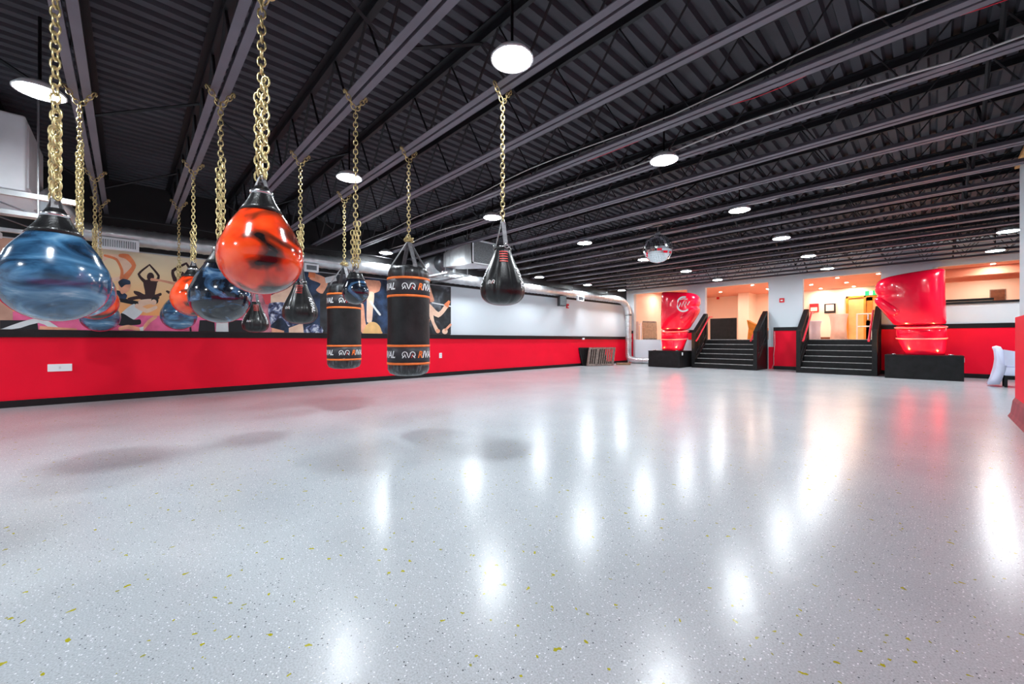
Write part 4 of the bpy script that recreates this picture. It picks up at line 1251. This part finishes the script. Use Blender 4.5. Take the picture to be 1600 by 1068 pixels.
# lattice panel in the corner opening
pa = on_y(1005, 525, 17.75); pb = on_y(1026, 525, 17.75)
r = thing('lattice_panel', (pa[0], 17.75, ZS), 'brown slatted lattice panel leaning in the far corner opening', 'lattice')
L = pb[0] - pa[0]; hh = .86
for z in (.03, hh):
    bm = B(); bar(bm, (-.08 * (z > .1), .1 * (z > .1), z), (L - .1 * (z > .1), .1 * (z > .1), z - .04 * (z > .1)), .05, .06); build('rail', bm, M['grey_wood'], r)
for k in range(12):
    x = L * k / 11
    bm = B(); bar(bm, (x, 0, .03), (x - .08, .1, hh - .03), .035, .03, up=(0, 1, 0)); build('slat', bm, M['raw_wood'], r)
pq = on_y(996, 525, 17.5)
r = thing('timber_post', (pq[0], 17.5, ZS), 'plain cream timber post at the edge of the far corner opening', 'post')
bm = B(); box(bm, -.06, .06, -.06, .06, 0, .85, 0, .005); box(bm, .16, .22, -.03, .03, 0, .80); bar(bm, (.0, 0, .7), (.2, 0, .7), .03, .05); build('post_body', bm, M['fabric_pink'], r)
# balcony things
pa = on_y(1459, 469, 18.2); pb = on_y(1552, 466, 18.2)
r = thing('balcony_shelf', (0.12, 18.2, ZS), 'black counter shelf behind the balcony ledge', 'counter')
bm = B(); box(bm, 0, pb[0] - .12, -.2, .25, 1.14, 1.20, 0, .004); build('counter_top', bm, M['black_wood'], r)
bm = B(); box(bm, .02, pb[0] - .14, -.15, .2, 0, 1.14); build('counter_base', bm, M['lobby_wall'], r)
p0 = on_y(1548, 453.5, YL); p1 = on_y(1570, 467.5, YL)
r = thing('brown_picture', (p0[0], YL, p1[2] - .1), 'dark brown square board on the wall beyond the balcony ledge', 'picture')
bm = B(); box(bm, 0, p1[0] - p0[0], -.04, 0, 0, p0[2] - p1[2] + .1, 0, .005); build('panel', bm, M['brown_panel'], r)
bm = B(); box(bm, -.03, p1[0] - p0[0] + .03, -.02, 0, -.03, p0[2] - p1[2] + .13); build('frame', bm, M['grey_wood'], r)

# ------------------------------------------------------------------ cables under the joists
def cable(name, pts, rr, m, label):
    bm = B(); tube(bm, pts, rr, 6)
    tag(build(name, bm, m, smooth=True), label, 'cable', 'cables strung along the joists')
def sag(y, x0, x1, z, n=26, a=.04, ph=0):
    return [(x0 + (x1 - x0) * k / n, y + .05 * math.sin(k * .9 + ph), z + a * math.sin(k * 1.1 + ph) * (.5 + .5 * math.sin(k * .37))) for k in range(n + 1)]
cable('ceiling_cable', sag(4.02 - .12, -9.5, 3.0, ZJ + .06, a=.03), .006, M['cable_white'], 'pale cable bundle strung beside the second bare joist beyond the heavy bags')
cable('ceiling_cable', sag(4.83 - .12, -9.6, 3.0, ZJ + .05, ph=1.7), .009, M['cable_white'], 'thick white cable along the third bare joist beyond the heavy bags')
cable('ceiling_cable', sag(4.02 + .13, -3.0, 3.0, ZJ + .04, a=.02, ph=.6),   .004, M['red_rail'], 'thin reddish cable beside the pale cable bundle')
cable('ceiling_cable', [(-9.55, -.4 + k * .6, 3.10 + .03 * math.sin(k)) for k in range(10)], .008, M['cable_black'], 'thin dark cable sagging above the wall duct')
cable('ceiling_cable', sag(7.24 + .1, -4.6, -.2, ZJ + .02, a=.02), .010, M['cable_white'], 'short pale cable leading to the disco ball motor')

# ------------------------------------------------------------------ world and view
w = bpy.data.worlds.new('world'); scene.world = w; w.use_nodes = True
w.node_tree.nodes['Background'].inputs['Color'].default_value = (0.8, 0.85, 0.9, 1)
w.node_tree.nodes['Background'].inputs['Strength'].default_value = 0.3
vs = scene.view_settings
vs.view_transform = 'Standard'; vs.look = 'None'; vs.gamma = 1.0; vs.use_curve_mapping = False
vs.exposure = 0.72
cy = scene.cycles
cy.max_bounces = 10; cy.diffuse_bounces = 6; cy.glossy_bounces = 4; cy.transmission_bounces = 2
cy.use_denoising = True
cy.sample_clamp_indirect = 12.0
cy.use_light_tree = True
